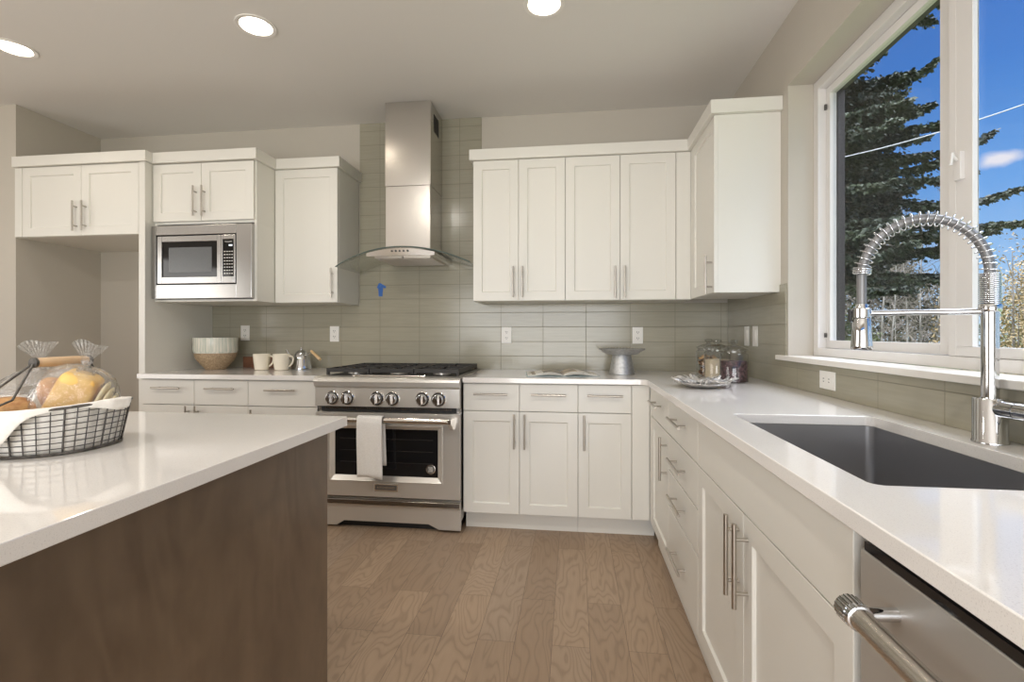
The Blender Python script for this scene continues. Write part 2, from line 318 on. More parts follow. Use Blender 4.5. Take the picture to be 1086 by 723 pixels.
class B:
    def __init__(s, T=ident): s.v = []; s.f = []; s.mi = []; s.T = T; s.cur = 0
    def add(s, vs, fs):
        o = len(s.v); s.v += [s.T(*p) for p in vs]; s.f += [[i+o for i in q] for q in fs]; s.mi += [s.cur]*len(fs); return s
    def box(s, x0, x1, y0, y1, z0, z1):
        return s.add([(x0,y0,z0),(x1,y0,z0),(x1,y1,z0),(x0,y1,z0),(x0,y0,z1),(x1,y0,z1),(x1,y1,z1),(x0,y1,z1)],
                     [(0,3,2,1),(4,5,6,7),(0,1,5,4),(1,2,6,5),(2,3,7,6),(3,0,4,7)])
    def prism(s, prof, x0, x1, axis='x'):
        k = len(prof)
        if axis == 'x': P = [(x0, a, b) for a, b in prof]+[(x1, a, b) for a, b in prof]
        elif axis == 'y': P = [(a, x0, b) for a, b in prof]+[(a, x1, b) for a, b in prof]
        else: P = [(a, b, x0) for a, b in prof]+[(a, b, x1) for a, b in prof]
        return s.add(P, [tuple(range(k)), tuple(range(2*k-1, k-1, -1))]+[(i, (i+1) % k, k+(i+1) % k, k+i) for i in range(k)])
    def plate(s, loops, z0, z1):
        """flat slab with holes; loops[0] is the outline"""
        flat = [p for l in loops for p in l]; n = len(flat)
        tris = tessellate_polygon([[Vector((p[0], p[1], 0)) for p in l] for l in loops])
        fs = [tuple(t) for t in tris]+[tuple(i+n for i in t) for t in tris]; o = 0
        for l in loops:
            k = len(l)
            fs += [(o+i, o+(i+1) % k, n+o+(i+1) % k, n+o+i) for i in range(k)]; o += k
        return s.add([(p[0], p[1], z0) for p in flat]+[(p[0], p[1], z1) for p in flat], fs)
    def lathe(s, prof, c=(0, 0, 0), n=32, axis='z', caps=True, sx=1, sy=1):
        vs = []
        for r, h in prof:
            for i in range(n):
                t = 2*PI*i/n; x, y = r*math.cos(t)*sx, r*math.sin(t)*sy
                if axis == 'z': vs.append((c[0]+x, c[1]+y, c[2]+h))
                elif axis == 'y': vs.append((c[0]+x, c[1]+h, c[2]+y))
                else: vs.append((c[0]+h, c[1]+x, c[2]+y))
        fs = [(j*n+i, j*n+(i+1) % n, (j+1)*n+(i+1) % n, (j+1)*n+i) for j in range(len(prof)-1) for i in range(n)]
        if caps: fs += [tuple(range(n))[::-1], tuple(range((len(prof)-1)*n, len(prof)*n))]
        return s.add(vs, fs)
    def tube(s, pts, r, n=8, caps=True, closed=False):
        P = [Vector(p) for p in pts]; k = len(P); vs = []; up = None
        for i, p in enumerate(P):
            if closed: d = P[(i+1) % k]-P[i-1]
            else: d = P[min(i+1, k-1)]-P[max(i-1, 0)]
            d.normalize()
            if up is None: up = d.orthogonal().normalized()
            else:
                up = up-d*up.dot(d)
                up = up.normalized() if up.length > 1e-6 else d.orthogonal().normalized()
            w = d.cross(up); rr = r[i] if isinstance(r, (list, tuple)) else r
            for j in range(n):
                t = 2*PI*j/n; q = p+(up*math.cos(t)+w*math.sin(t))*rr; vs.append(tuple(q))
        fs = []
        for i in range(k if closed else k-1):
            a, b = i*n, ((i+1) % k)*n
            fs += [(a+j, a+(j+1) % n, b+(j+1) % n, b+j) for j in range(n)]
        if caps and not closed: fs += [tuple(range(n))[::-1], tuple(range((k-1)*n, k*n))]
        return s.add(vs, fs)
    def grid(s, fn, nu, nv, wrap=False):
        vs = [fn(i/nu, j/nv) for j in range(nv+1) for i in range(nu if wrap else nu+1)]
        w = nu if wrap else nu+1
        return s.add(vs, [(j*w+i, j*w+(i+1) % w, (j+1)*w+(i+1) % w, (j+1)*w+i) for j in range(nv) for i in range(nu)])
    def build(s, name, m, parent=None, bevel=0, smooth=False, solid=0, sub=0, loc=None, angle=40, fix=True, kind=None, label=None, seg=2):
        me = bpy.data.meshes.new(name)
        off = Vector(ORIGIN[parent.name]) if parent is not None else (Vector(loc) if loc is not None else Vector((0, 0, 0)))
        me.from_pydata([tuple(Vector(p)-off) for p in s.v], [], s.f)
        ms = m if isinstance(m, (list, tuple)) else [m]
        for k in ms: me.materials.append(M[k])
        if len(ms) > 1: me.polygons.foreach_set('material_index', s.mi)
        me.validate()
        if fix:
            bm = bmesh.new(); bm.from_mesh(me); bmesh.ops.recalc_face_normals(bm, faces=bm.faces); bm.to_mesh(me); bm.free()
        if smooth:
            me.polygons.foreach_set('use_smooth', [True]*len(me.polygons)); me.set_sharp_from_angle(angle=math.radians(angle))
        me.update()
        o = bpy.data.objects.new(name, me); COL.objects.link(o)
        if parent is not None: o.parent = parent; ORIGIN[o.name] = tuple(off)
        else:
            o.location = off; ORIGIN[o.name] = tuple(off)
        if solid: md = o.modifiers.new('thickness', 'SOLIDIFY'); md.thickness = solid; md.offset = 0
        if sub: md = o.modifiers.new('smooth', 'SUBSURF'); md.levels = sub; md.render_levels = sub
        if bevel: md = o.modifiers.new('bevel', 'BEVEL'); md.width = bevel; md.segments = seg; md.limit_method = 'ANGLE'; md.angle_limit = math.radians(40)
        if kind: o['kind'] = kind
        if label: o['label'] = label
        return o

def tag(o, label, cat, group=None):
    o['label'] = label; o['category'] = cat
    if group: o['group'] = group
    return o
def thing(name, label, cat, loc, group=None):
    o = bpy.data.objects.new(name, None); COL.objects.link(o); o.location = loc; o.empty_display_size = 0.05
    ORIGIN[o.name] = tuple(loc); return tag(o, label, cat, group)
def struct(name, b, m, **kw): return b.build(name, m, kind='structure', **kw)
def circle(cx, cy, r, n=32): return [(cx+r*math.cos(2*PI*i/n), cy+r*math.sin(2*PI*i/n)) for i in range(n)]
def rrect(x0, x1, y0, y1, r, n=6):
    out = []
    for cx, cy, a in ((x1-r, y0+r, -90), (x1-r, y1-r, 0), (x0+r, y1-r, 90), (x0+r, y0+r, 180)):
        out += [(cx+r*math.cos(math.radians(a+90*i/n)), cy+r*math.sin(math.radians(a+90*i/n))) for i in range(n+1)]
    return out
def text_mesh(name, txt, size, mtx, m, parent, bold=0.0):
    cu = bpy.data.curves.new(name, 'FONT'); cu.body = txt; cu.size = size; cu.align_x = 'CENTER'; cu.align_y = 'CENTER'; cu.extrude = 0.0004; cu.offset = bold
    t = bpy.data.objects.new(name+'_curve', cu); COL.objects.link(t)
    me = bpy.data.meshes.new_from_object(t.evaluated_get(bpy.context.evaluated_depsgraph_get()))
    bpy.data.objects.remove(t)
    me.transform(mtx); me.transform(Matrix.Translation(-Vector(ORIGIN[parent.name]))); me.materials.clear(); me.materials.append(M[m])
    o = bpy.data.objects.new(name, me); COL.objects.link(o); o.parent = parent; ORIGIN[o.name] = ORIGIN[parent.name]; return o
FACE_BACK = lambda x, y, z: Matrix.Translation((x, y, z)) @ Matrix.Rotation(PI/2, 4, 'X')      # lettering read from -Y

# ------------------------------------------------------------------ dimensions
XR, YB, XL, H = 1.049, 3.468, -3.781, 2.74
ZC = 0.914; ZU0, ZU1, ZCR = 1.385, 2.302, 2.372
YREAR, XFAR, YALC = -3.2, -6.0, 2.867
WY0, WY1, WZ0, WZ1 = 0.80, 2.54, 1.065, 2.392            # kitchen window opening

# ------------------------------------------------------------------ room shell
struct('floor', B().box(XFAR, XR+.25, YREAR, YB+.2, -0.1, 0), 'hickory_floor')
CANS = [(-3.046, 2.302), (-1.604, 2.290), (-0.138, 2.310)]
struct('ceiling', B().plate([[(XFAR, YREAR), (XR+.25, YREAR), (XR+.25, YB+.2), (XFAR, YB+.2)]]+[circle(x, y, 0.078) for x, y in CANS], H, H+.16), 'ceiling_paint')
struct('wall_back', B().box(XL, XR+.25, YB, YB+.2, 0, H), 'wall_paint')
struct('wall_alcove', B().box(XFAR+.2, XL, YALC, YB+.2, 0, H), 'wall_paint')
w = B()
w.box(XR, XR+.25, WY1, YB, 0, H); w.box(XR, XR+.25, WY0, WY1, 0, WZ0-.025); w.box(XR, XR+.25, WY0, WY1, WZ1, H); w.box(XR, XR+.25, YREAR+.2, WY0, 0, H)
struct('wall_right', w, 'wall_paint')
struct('wall_left', B().box(XFAR, XFAR+.05, YREAR+.2, YB, 0, H), 'wall_paint')
w = B(); w.box(XFAR, -2.5, YREAR, YREAR+.05, 0, H); w.box(1.0, XR+.25, YREAR, YREAR+.05, 0, H); w.box(-2.5, 1.0, YREAR, YREAR+.05, 2.35, H)
struct('wall_rear', w, 'wall_paint')

# tile: full backsplash plus the column up to the ceiling behind the hood
b = B(); b.box(-2.789, XR-.009, YB-.008, YB-.0005, ZC+.001, ZU0-.002); b.box(-1.585, -0.659, YB-.008, YB-.0005, ZU0-.002, H-.001)
struct('trim_1', b, 'glass_tile_x')
b = B(); b.box(XR-.008, XR-.0005, WY1+.012, YB-.0085, ZC+.001, 1.420); b.box(XR-.008, XR-.0005, 0.15, WY1+.012, ZC+.001, WZ0-.026)
struct('trim_2', b, 'glass_tile_y')
# window sill board
struct('trim_3', B().box(XR-.032, XR+.115, WY0-.06, WY1+.075, WZ0-.023, WZ0), 'trim_paint', bevel=.003)
bpy.context.view_layer.update()

# ------------------------------------------------------------------ kitchen window (slider)
b = B(); X0 = 1.165
b.box(X0, X0+.085, WY1-.045, WY1-.001, WZ0+.001, WZ1-.001); b.box(X0, X0+.085, WY0+.001, WY0+.045, WZ0+.001, WZ1-.001)
b.box(X0, X0+.085, WY0+.045, WY1-.045, WZ1-.047, WZ1-.001); b.box(X0, X0+.085, WY0+.045, WY1-.045, WZ0+.001, WZ0+.038)
win = struct('window_1', b, 'vinyl', bevel=.002)
ORIGIN['window_1'] = (0, 0, 0)
def sash(y0, y1, z0, z1, x, s, sm):
    b = B(); b.box(x, x+.03, y0, y0+sm, z0, z1); b.box(x, x+.03, y1-s, y1, z0, z1); b.box(x, x+.03, y0+sm, y1-s, z0, z0+s); b.box(x, x+.03, y0+sm, y1-s, z1-s, z1)
    return b
far = sash(1.692, WY1-.047, WZ0+.040, WZ1-.049, 1.200, .036, .074).build('sash', 'vinyl', win, bevel=.0015)
B().box(1.213, 1.217, 1.766, WY1-.083, WZ0+.076, WZ1-.085).build('pane', 'screened_glass', far)
near = sash(WY0+.047, 1.688, WZ0+.039, WZ1-.048, 1.172, .030, .030)
near.box(1.172, 1.190, 1.596, 1.6578, WZ0+.0695, WZ1-.0785)
near = near.build('sash', 'vinyl', win, bevel=.0015)
B().box(1.186, 1.190, WY0+.077, 1.596, WZ0+.069, WZ1-.078).build('pane', 'pane_glass', near)
b = B(); b.box(1.158, 1.172, 1.622, 1.648, 1.640, 1.725)
b.tube([(1.158, 1.635, 1.70), (1.146, 1.632, 1.712), (1.142, 1.630, 1.722), (1.140, 1.634, 1.685)], .005, 8)
b.build('latch', 'vinyl', near, bevel=.003)
b = B(); b.box(1.202, 1.206, 1.70, 1.702, 1.1, 1.1001)
b = B(); b.box(1.232, 1.262, WY1-.090, WY1-.047, WZ0+.03, WZ1-.04); b.box(1.232, 1.262, WY0+.05, WY1-.09, WZ1-.075, WZ1-.06)
b.build('outer_frame', 'bronze_vinyl', win)
b = B(); b.box(1.190, 1.199, WY1-.060, WY1-.050, 2.24, 2.265); b.box(1.190, 1.199, WY1-.060, WY1-.050, 1.155, 1.175)
b.build('sash_clip', 'slot', win)

# ------------------------------------------------------------------ cabinet kit
def shaker(T, a0, a1, z0, z1, t=.02, s=.057, rec=.009):
    b = B(T); i = s; j = s+.004
    ring = lambda e, d: [(a0+e, d, z0+e), (a1-e, d, z0+e), (a1-e, d, z1-e), (a0+e, d, z1-e)]
    vs = ring(0, 0)+ring(0, t)+ring(i, t)+ring(j, t-rec)
    fs = [(0, 1, 2, 3)]
    for o in (0, 4, 8): fs += [(o+k, o+(k+1) % 4, o+4+(k+1) % 4, o+4+k) for k in range(4)]
    fs.append((12, 13, 14, 15)); return b.add(vs, fs)
def slab(T, a0, a1, z0, z1, t=.02): return B(T).box(a0, a1, 0, t, z0, z1)
def pull(T, a, z, horiz, L=.2, out=.033, t=.02):
    """bar pull centred at (a, z) on a front of thickness t"""
    b = B(T); h = L/2; p = .064*L/.2
    at_ = (lambda q, d: (a+q, d, z)) if horiz else (lambda q, d: (a, d, z+q))
    b.tube([at_(-h, t+out), at_(h, t+out)], .006, 12)
    for q in (-p, p): b.tube([at_(q, t-.001), at_(q, t+out)], .0045, 10)
    return b
G = .0015
def door(par, T, a0, a1, z0, z1, ha=None, hz=None, L=.2):
    d = shaker(T, a0+G, a1-G, z0+G, z1-G).build('door', 'cabinet_paint', par, bevel=.0012)
    if ha is not None: pull(T, ha, hz, False, L).build('handle', 'nickel', d, smooth=True)
    return d
def drawer(par, T, a0, a1, z0, z1, ha=None, L=.2, hz=None):
    d = slab(T, a0+G, a1-G, z0+G, z1-G).build('drawer', 'cabinet_paint', par, bevel=.0015)
    pull(T, (a0+a1)/2 if ha is None else ha, (z0+z1)/2 if hz is None else hz, True, L).build('handle', 'nickel', d, smooth=True)
    return d
def carcass(par, T, a0, a1, d, z0, z1, kick=None):
    o = B(T).box(a0+.0006, a1-.0006, -d, -.0004, z0, z1).build('carcass', 'cabinet_paint', par)
    if kick: B(T).box(a0+.0006, a1-.0006, -d, -kick, 0, z0-.0005).build('toe_kick', 'cabinet_paint', par)
    return o

# ------------------------------------------------------------------ base cabinets on the back wall
ZB0, ZB1, ZDR = .115, .8825, .7185
TB = back_run(2.84)
t = thing('base_cabinet', 'white base cabinet with two drawers over two doors, right of the range', 'cabinet', (-.31, 2.9, 0), 'base cabinets')
carcass(t, TB, -.648, .027, .62, ZB0, ZB1, .06)
drawer(t, TB, -.648, -.312, ZDR, .878, hz=.818); drawer(t, TB, -.312, .027, ZDR, .878, hz=.818)
door(t, TB, -.648, -.312, ZB0, ZDR-.002, -.341, .604); door(t, TB, -.312, .027, ZB0, ZDR-.002, -.281, .604)
t = thing('base_cabinet', 'narrow white base cabinet, one drawer over one door, left of the inside corner', 'cabinet', (.18, 2.9, 0), 'base cabinets')
carcass(t, TB, .027, .435, .62, ZB0, ZB1)
B(TB).box(.0276, .466, -.62, -.06, 0, ZB0-.001).build('toe_kick', 'cabinet_paint', t)
drawer(t, TB, .027, .329, ZDR, .878, hz=.818); door(t, TB, .027, .329, ZB0, ZDR-.002, .061, .606)
slab(TB, .331, .427, ZB0+G, .878).build('filler', 'cabinet_paint', t, bevel=.001)

t = thing('base_cabinet', 'white base cabinet behind the island, two drawers under the bowl and two mugs', 'cabinet', (-2.4, 2.9, 0), 'base cabinets')
carcass(t, TB, -2.789, -2.029, .62, ZB0, ZB1, .06)
drawer(t, TB, -2.775, -2.401, ZDR, .878, ha=-2.58, hz=.826); drawer(t, TB, -2.401, -2.029, ZDR, .878, ha=-2.206, hz=.826)
door(t, TB, -2.775, -2.401, ZB0, ZDR-.002, -2.437, .614); door(t, TB, -2.401, -2.029, ZB0, ZDR-.002, -2.372, .614)
t = thing('base_cabinet', 'white one-drawer base cabinet behind the island, against the left side of the range', 'cabinet', (-1.8, 2.9, 0), 'base cabinets')
carcass(t, TB, -2.029, -1.562, .62, ZB0, ZB1, .06)
drawer(t, TB, -2.029, -1.564, ZDR, .878, ha=-1.80, hz=.822); door(t, TB, -2.029, -1.564, ZB0, ZDR-.002, -1.99, .60)

# ------------------------------------------------------------------ base cabinets under the window (right run)
TR = right_run(.45)
RD = .598
def kick_r(par, y0, y1): B(TR).box(y0+.0006, y1-.0006, -RD, -.018, 0, ZB0-.001).build('toe_kick', 'cabinet_paint', par)
t = thing('base_cabinet', 'white base cabinet, one drawer over one door, at the corner end under the window wall', 'cabinet', (.75, 2.55, 0), 'base cabinets')
B(TR).box(2.2812, 2.8, -RD, -.0004, ZB0, ZB1).build('carcass', 'cabinet_paint', t); kick_r(t, 2.281, 2.775)
drawer(t, TR, 2.281, 2.765, ZDR, .878, ha=2.545, hz=.812, L=.23); door(t, TR, 2.281, 2.765, ZB0, ZDR-.002, 2.318, .592)
slab(TR, 2.767, 2.817, ZB0+G, .878).build('filler', 'cabinet_paint', t, bevel=.001)
t = thing('base_cabinet', 'white base cabinet with a bank of four slab drawers, left of the sink doors', 'cabinet', (.75, 2.0, 0), 'base cabinets')
carcass(t, TR, 1.757, 2.281, RD, ZB0, ZB1); kick_r(t, 1.757, 2.281)
for z0, z1, hz in ((ZDR, .878, .812), (.560, ZDR-.002, .637), (.398, .558, .480), (ZB0, .396, .252)):
    drawer(t, TR, 1.757, 2.281, z0, z1, ha=2.03, L=.235, hz=hz)
t = thing('base_cabinet', 'white sink base cabinet with a wide false front over two doors with paired pulls', 'cabinet', (.75, 1.28, 0), 'base cabinets')
b = B(TR); b.box(.8105, .829, -RD, -.0004, ZB0, ZB1); b.box(1.738, 1.7562, -RD, -.0004, ZB0, ZB1); b.box(.829, 1.738, -RD, -.0004, ZB0, ZB0+.018); b.box(.829, 1.738, -RD, -RD+.012, ZB0+.018, ZB1)
b.build('carcass', 'cabinet_paint', t); kick_r(t, .81, 1.757)
slab(TR, .812, 1.755, ZDR, .878).build('false_front', 'cabinet_paint', t, bevel=.0015)
door(t, TR, 1.300, 1.757, ZB0, ZDR-.002, 1.334, .594, .21); door(t, TR, .810, 1.300, ZB0, ZDR-.002, 1.268, .594, .21)
# end panel past the dishwasher carries the worktop
t = tag(B().box(.452, 1.047, .150, .172, 0, ZB1).build('end_panel', 'cabinet_paint', loc=None), 'white end panel on the near side of the dishwasher, under the right worktop', 'panel')

# ------------------------------------------------------------------ worktops
def arc(cx, cy, r, a0, a1, n=8): return [(cx+r*math.cos(math.radians(a0+(a1-a0)*i/n)), cy+r*math.sin(math.radians(a0+(a1-a0)*i/n))) for i in range(n+1)]
SX0, SX1, SY0, SY1 = .510, .926, .905, 1.650
rc = .045
outline = [(-.647, 2.7975)]+[(.408-rc+rc*math.sin(math.radians(90*i/8)), 2.7975-rc+rc*math.cos(math.radians(90*i/8))) for i in range(9)]+[(.408, .150), (XR-.0008, .150), (XR-.0008, YB-.0008), (-.647, YB-.0008)]
hole = rrect(SX0, SX1, SY0, SY1, .022)[::-1]
tag(B().plate([outline, hole], .884, ZC).build('worktop', 'quartz', bevel=.002, smooth=True), 'white speckled quartz L-shaped worktop with the sink cut into it, under the window', 'worktop', 'quartz worktops')
tag(B().box(-2.789, -1.556, 2.7975, YB-.0008, .884, ZC).build('worktop', 'quartz', bevel=.002), 'short white quartz worktop left of the range, holding the bowl and mugs', 'worktop', 'quartz worktops')

# sink
t = thing('undermount_sink', 'brushed steel undermount sink set in the worktop below the window', 'sink', (.718, 1.278, .64))
b = B(); zt, zb, th = .8835, .655, .004; o = .004
out_ = rrect(SX0-o-th, SX1+o+th, SY0-o-th, SY1+o+th, .026); inn = rrect(SX0-o, SX1+o, SY0-o, SY1+o, .022)
k = len(inn)
vs = [(x, y, zt) for x, y in out_]+[(x, y, zt) for x, y in inn]+[(x, y, zb+.01) for x, y in inn]+[(.718+(x-.718)*.97, 1.278+(y-1.278)*.98, zb) for x, y in inn]+[(x, y, zb-.004) for x, y in out_]
fs = []
for q in (0, 1, 2): fs += [(q*k+i, q*k+(i+1) % k, (q+1)*k+(i+1) % k, (q+1)*k+i) for i in range(k)]
fs += [tuple(range(3*k, 4*k)), tuple(range(4*k, 5*k))]+[(i, (i+1) % k, 4*k+(i+1) % k, 4*k+i) for i in range(k)]
b.add(vs, fs); b.build('basin', 'steel_sink', t, smooth=True, angle=30)
B().lathe([(.0, .0062), (.030, .0062), (.044, .004), (.046, .0005)], (.80, 1.278, zb), 32).build('drain', 'steel_bright', t, smooth=True)

# ------------------------------------------------------------------ faucet
FX, FY = .985, 1.290; HX, HY = .746, 1.370
t = thing('pull_down_faucet', 'tall chrome spring-neck kitchen faucet standing behind the sink', 'faucet', (FX, FY, ZC))
d2 = Vector((HX-FX, HY-FY, 0)); span = d2.length; d2.normalize()
b = B(); b.lathe([(.034, .0005), (.034, .004), (.0325, .006), (.0325, .104), (.031, .107)], (FX, FY, ZC), 40)
b.build('base', 'chrome', t, smooth=True)
b = B(); b.lathe([(.0165, .107), (.0165, .315)], (FX, FY, ZC), 28); b.lathe([(.0200, .311), (.0210, .313), (.0210, .327), (.0200, .329)], (FX, FY, ZC), 28)
b.build('riser', 'chrome', t, smooth=True)
# side valve and lever point toward the near end of the counter
ldir = Vector((.10, -.995, 0)).normalized()
b = B(); p0 = Vector((FX, FY, ZC+.084))
b.tube([p0+ldir*.015, p0+ldir*.065], .0195, 24); b.tube([p0+ldir*.0655, p0+ldir*.0685], .0175, 24); b.tube([p0+ldir*.069, p0+ldir*.118], .0205, 24)
v_ = b.build('valve', 'chrome', t, smooth=True)
b = B(); q0 = p0+ldir*.100; b.tube([q0+Vector((0, 0, .015)), q0+Vector((.002, -.004, .05)), q0+Vector((.004, -.012, .115))], [.006, .0055, .005], 12)
b.build('lever', 'chrome', v_, smooth=True)
# hose path: up the riser, over the arch, down into the spray head
zr = ZC+.315; R_ = span/2; path = []
zs = ZC+.405
for i in range(10): path.append(Vector((FX, FY, zr-.03+(zs-zr+.03)*i/10)))
for i in range(41):
    a = PI*i/40
    path.append(Vector((FX, FY, 0))+d2*(R_*(1-math.cos(a)))+Vector((0, 0, zs+R_*1.12*math.sin(a))))
for i in range(1, 7): path.append(Vector((HX, HY, zs-(zs-1.245)*i/6)))
b = B(); b.tube(path, .0108, 14); b.build('hose', 'rubber', t, smooth=True)
# arc-length param for the spring
L = [0]
for i in range(1, len(path)): L.append(L[-1]+(path[i]-path[i-1]).length)
def along(s):
    for i in range(1, len(path)):
        if s <= L[i] or i == len(path)-1:
            u = (s-L[i-1])/(L[i]-L[i-1]); return path[i-1].lerp(path[i], u), (path[i]-path[i-1]).normalized()
side = d2.cross(Vector((0, 0, 1))).normalized()
def coil(s0, s1, turns, rad, wire):
    pts = []; k = int(turns*14)
    for i in range(k+1):
        s = s0+(s1-s0)*i/k; p, tg = along(s); nrm = side.cross(tg).normalized(); a = 2*PI*turns*i/k
        pts.append(p+(side*math.cos(a)+nrm*math.sin(a))*rad)
    return B().tube(pts, wire, 6)
s_arch0 = .03+.088; s_end = L[-1]-.098
b = coil(.032, s_arch0, 19, .0185, .0021); b2 = coil(s_arch0, s_end, 26, .0180, .0016); b.add(b2.v, b2.f)
b3 = coil(s_end, s_end+.016, 4, .0185, .0021); b.add(b3.v, b3.f)
b.build('spring', 'chrome', t, smooth=True, angle=80)
# support arm with docking ring
b = B(); za = 1.2265
b.tube([Vector((FX, FY, za))+d2*.016, Vector((HX, HY, za))-d2*.019], [.0078, .0070], 14)
b.lathe([(.0205, -.012), (.0215, -.011), (.0215, .011), (.0205, .012)], (HX, HY, za), 24); b.build('docking_arm', 'chrome', t, smooth=True)
b = B(); b.lathe([(.0125, 1.250-ZC), (.0135, 1.243-ZC), (.0165, 1.236-ZC), (.0165, 1.215-ZC)], (HX, HY, ZC), 28)
b.lathe([(.0190, 1.2135-ZC), (.0205, 1.210-ZC), (.0215, 1.175-ZC), (.0240, 1.142-ZC), (.0240, 1.134-ZC), (.0215, 1.131-ZC)], (HX, HY, ZC), 32)
h_ = b.build('spray_head', 'chrome', t, smooth=True)
b = B(); p0 = Vector((HX, HY, 1.225))+d2*.018; b.tube([p0, p0+d2*.008+Vector((0, 0, .012)), p0+d2*.007+Vector((0, 0, -.02))], .004, 8); b.build('spray_button', 'dark', h_)

# ------------------------------------------------------------------ dishwasher
t = thing('dishwasher', 'stainless steel built-in dishwasher with a tubular handle, at the near end of the right run', 'dishwasher', (.72, .49, 0))
DY0, DY1 = .176, .790
B().box(.470, 1.02, DY0, DY1, .10, .872).build('tub', 'dark', t)
d = B().box(.428, .4695, DY0, DY1, .105, .853).build('door', 'steel_dishwasher', t, bevel=.003)
B().box(.4285, .4690, DY0+.01, DY1-.01, .8535, .866).build('control_strip', 'black_gloss', d)
b = B(); hz, hx = .797, .376
b.tube([(hx, DY1-.086, hz), (hx, DY0+.03, hz)], .0145, 24); hb = b.build('handle', 'satin', d, smooth=True)
for y0 in (DY1-.084, DY0+.05):
    b = B(); b.lathe([(.0148, -.016), (.0172, -.015), (.0172, .018), (.0155, .020)], (hx, y0, hz), 28, 'y')
    for k_ in range(20):
        a = 2*PI*k_/20; b.tube([(hx+.0172*math.cos(a), y0-.006, hz+.0172*math.sin(a)), (hx+.0172*math.cos(a), y0+.017, hz+.0172*math.sin(a))], .0012, 6)
    b.tube([(hx+.012, y0, hz), (.4285, y0, hz+.002)], .009, 16)
    b.build('handle_post', 'chrome', hb, smooth=True)
B().box(.462, 1.02, DY0, DY1, 0, .0995).build('toe_kick', 'dark', t)

# ------------------------------------------------------------------ upper cabinets, right bank
TU = back_run(3.145); UD = 3.468-3.145-.001
t = thing('upper_cabinet', 'white two-door upper cabinet directly right of the range hood', 'cabinet', (-.35, 3.3, ZU0), 'upper cabinets')
carcass(t, TU, -.652, -.051, UD, ZU0, ZU1)
door(t, TU, -.652, -.352, ZU0, ZU1, -.384, 1.506); door(t, TU, -.352, -.051, ZU0, ZU1, -.325, 1.506)
t = thing('upper_cabinet', 'white two-door upper cabinet beside the corner, above the cake stand', 'cabinet', (.3, 3.3, ZU0), 'upper cabinets')
carcass(t, TU, -.051, .735, UD, ZU0, ZU1)
door(t, TU, -.051, .293, ZU0, ZU1, .260, 1.497); door(t, TU, .293, .634, ZU0, ZU1, .321, 1.497)
slab(TU, .636, .722, ZU0+G, ZU1-G).build('filler', 'cabinet_paint', t, bevel=.001)
TW = right_run(.742)
t = thing('upper_cabinet', 'white upper cabinet on the window wall showing its plain end panel', 'cabinet', (.9, 2.87, ZU0), 'upper cabinets')
B().box(.7424, XR-.001, 2.622, YB-.001-UD-.02, ZU0, ZU1).build('carcass', 'cabinet_paint', t)
door(t, TW, 2.618, 3.085, ZU0, ZU1, 2.658, 1.482)
slab(TW, 3.087, 3.123, ZU0+G, ZU1-G).build('filler', 'cabinet_paint', t)
b = B(); b.plate([[(-.674, 3.105), (.700, 3.105), (.700, 2.596), (XR-.001, 2.596), (XR-.001, YB-.009), (-.674, YB-.009)]], ZU1+.001, ZCR)
tag(b.build('crown_trim', 'cabinet_paint', bevel=.0015), 'flat white crown board running round the top of the right-hand upper cabinets', 'trim')

# ------------------------------------------------------------------ upper cabinets, left side
t = thing('upper_cabinet', 'white single-door upper cabinet directly left of the range hood', 'cabinet', (-1.82, 3.3, ZU0), 'upper cabinets')
carcass(t, TU, -2.049, -1.590, UD-.008, ZU0, ZU1)
door(t, TU, -2.046, -1.590, ZU0, ZU1, -1.602-.022, 1.516)
B().box(-2.028, -1.568, 3.105, YB-.009, ZU1+.001, ZCR).build('crown', 'cabinet_paint', t, bevel=.0015)
TM = back_run(2.935)
t = thing('microwave_cabinet', 'white upper cabinet with two small doors over the built-in microwave', 'cabinet', (-2.42, 3.2, ZU0), 'upper cabinets')
b = B(TM); D_ = YB-2.935-.009
b.box(-2.789, -2.050, -D_, -.0004, 1.900, ZU1); b.box(-2.0685, -2.050, -D_, -.0004, ZU0, 1.900); b.box(-2.789, -2.7705, -D_, -.0004, ZU0, 1.900); b.box(-2.7705, -2.0685, -D_, -.0004, ZU0, 1.400); b.box(-2.7705, -2.0685, -D_, -D_+.01, 1.4, 1.9)
b.build('carcass', 'cabinet_paint', t, bevel=.001)
door(t, TM, -2.785, -2.432, 1.915, ZU1-.004, -2.466, 2.040); door(t, TM, -2.432, -2.058, 1.915, ZU1-.004, -2.404, 2.040)
B().box(-2.789, -2.029, 2.895, YB-.001, ZU1+.001, ZCR).build('crown', 'cabinet_paint', t, bevel=.0015)
TF = back_run(2.880)
t = thing('refrigerator_cabinet', 'white two-door cabinet over the empty refrigerator alcove with a full-height side panel', 'cabinet', (-3.29, 3.2, 0), 'upper cabinets')
B(TF).box(XL+.001, -2.8365, -(YB-2.88-.001), -.0004, 1.828, ZU1).build('carcass', 'cabinet_paint', t)
B().box(-2.8355, -2.7905, 2.860, YB-.001, 0, ZU1).build('side_panel', 'cabinet_paint', t, bevel=.001)
slab(TF, XL+.002, -3.722, 1.83, ZU1-.003).build('filler', 'cabinet_paint', t)
door(t, TF, -3.720, -3.266, 1.828, ZU1-.002, -3.298, 1.955); door(t, TF, -3.266, -2.8365, 1.828, ZU1-.002, -3.228, 1.955)
B().box(XL+.001, -2.770, 2.840, 2.894, ZU1+.001, ZCR).build('crown', 'cabinet_paint', t, bevel=.0015)

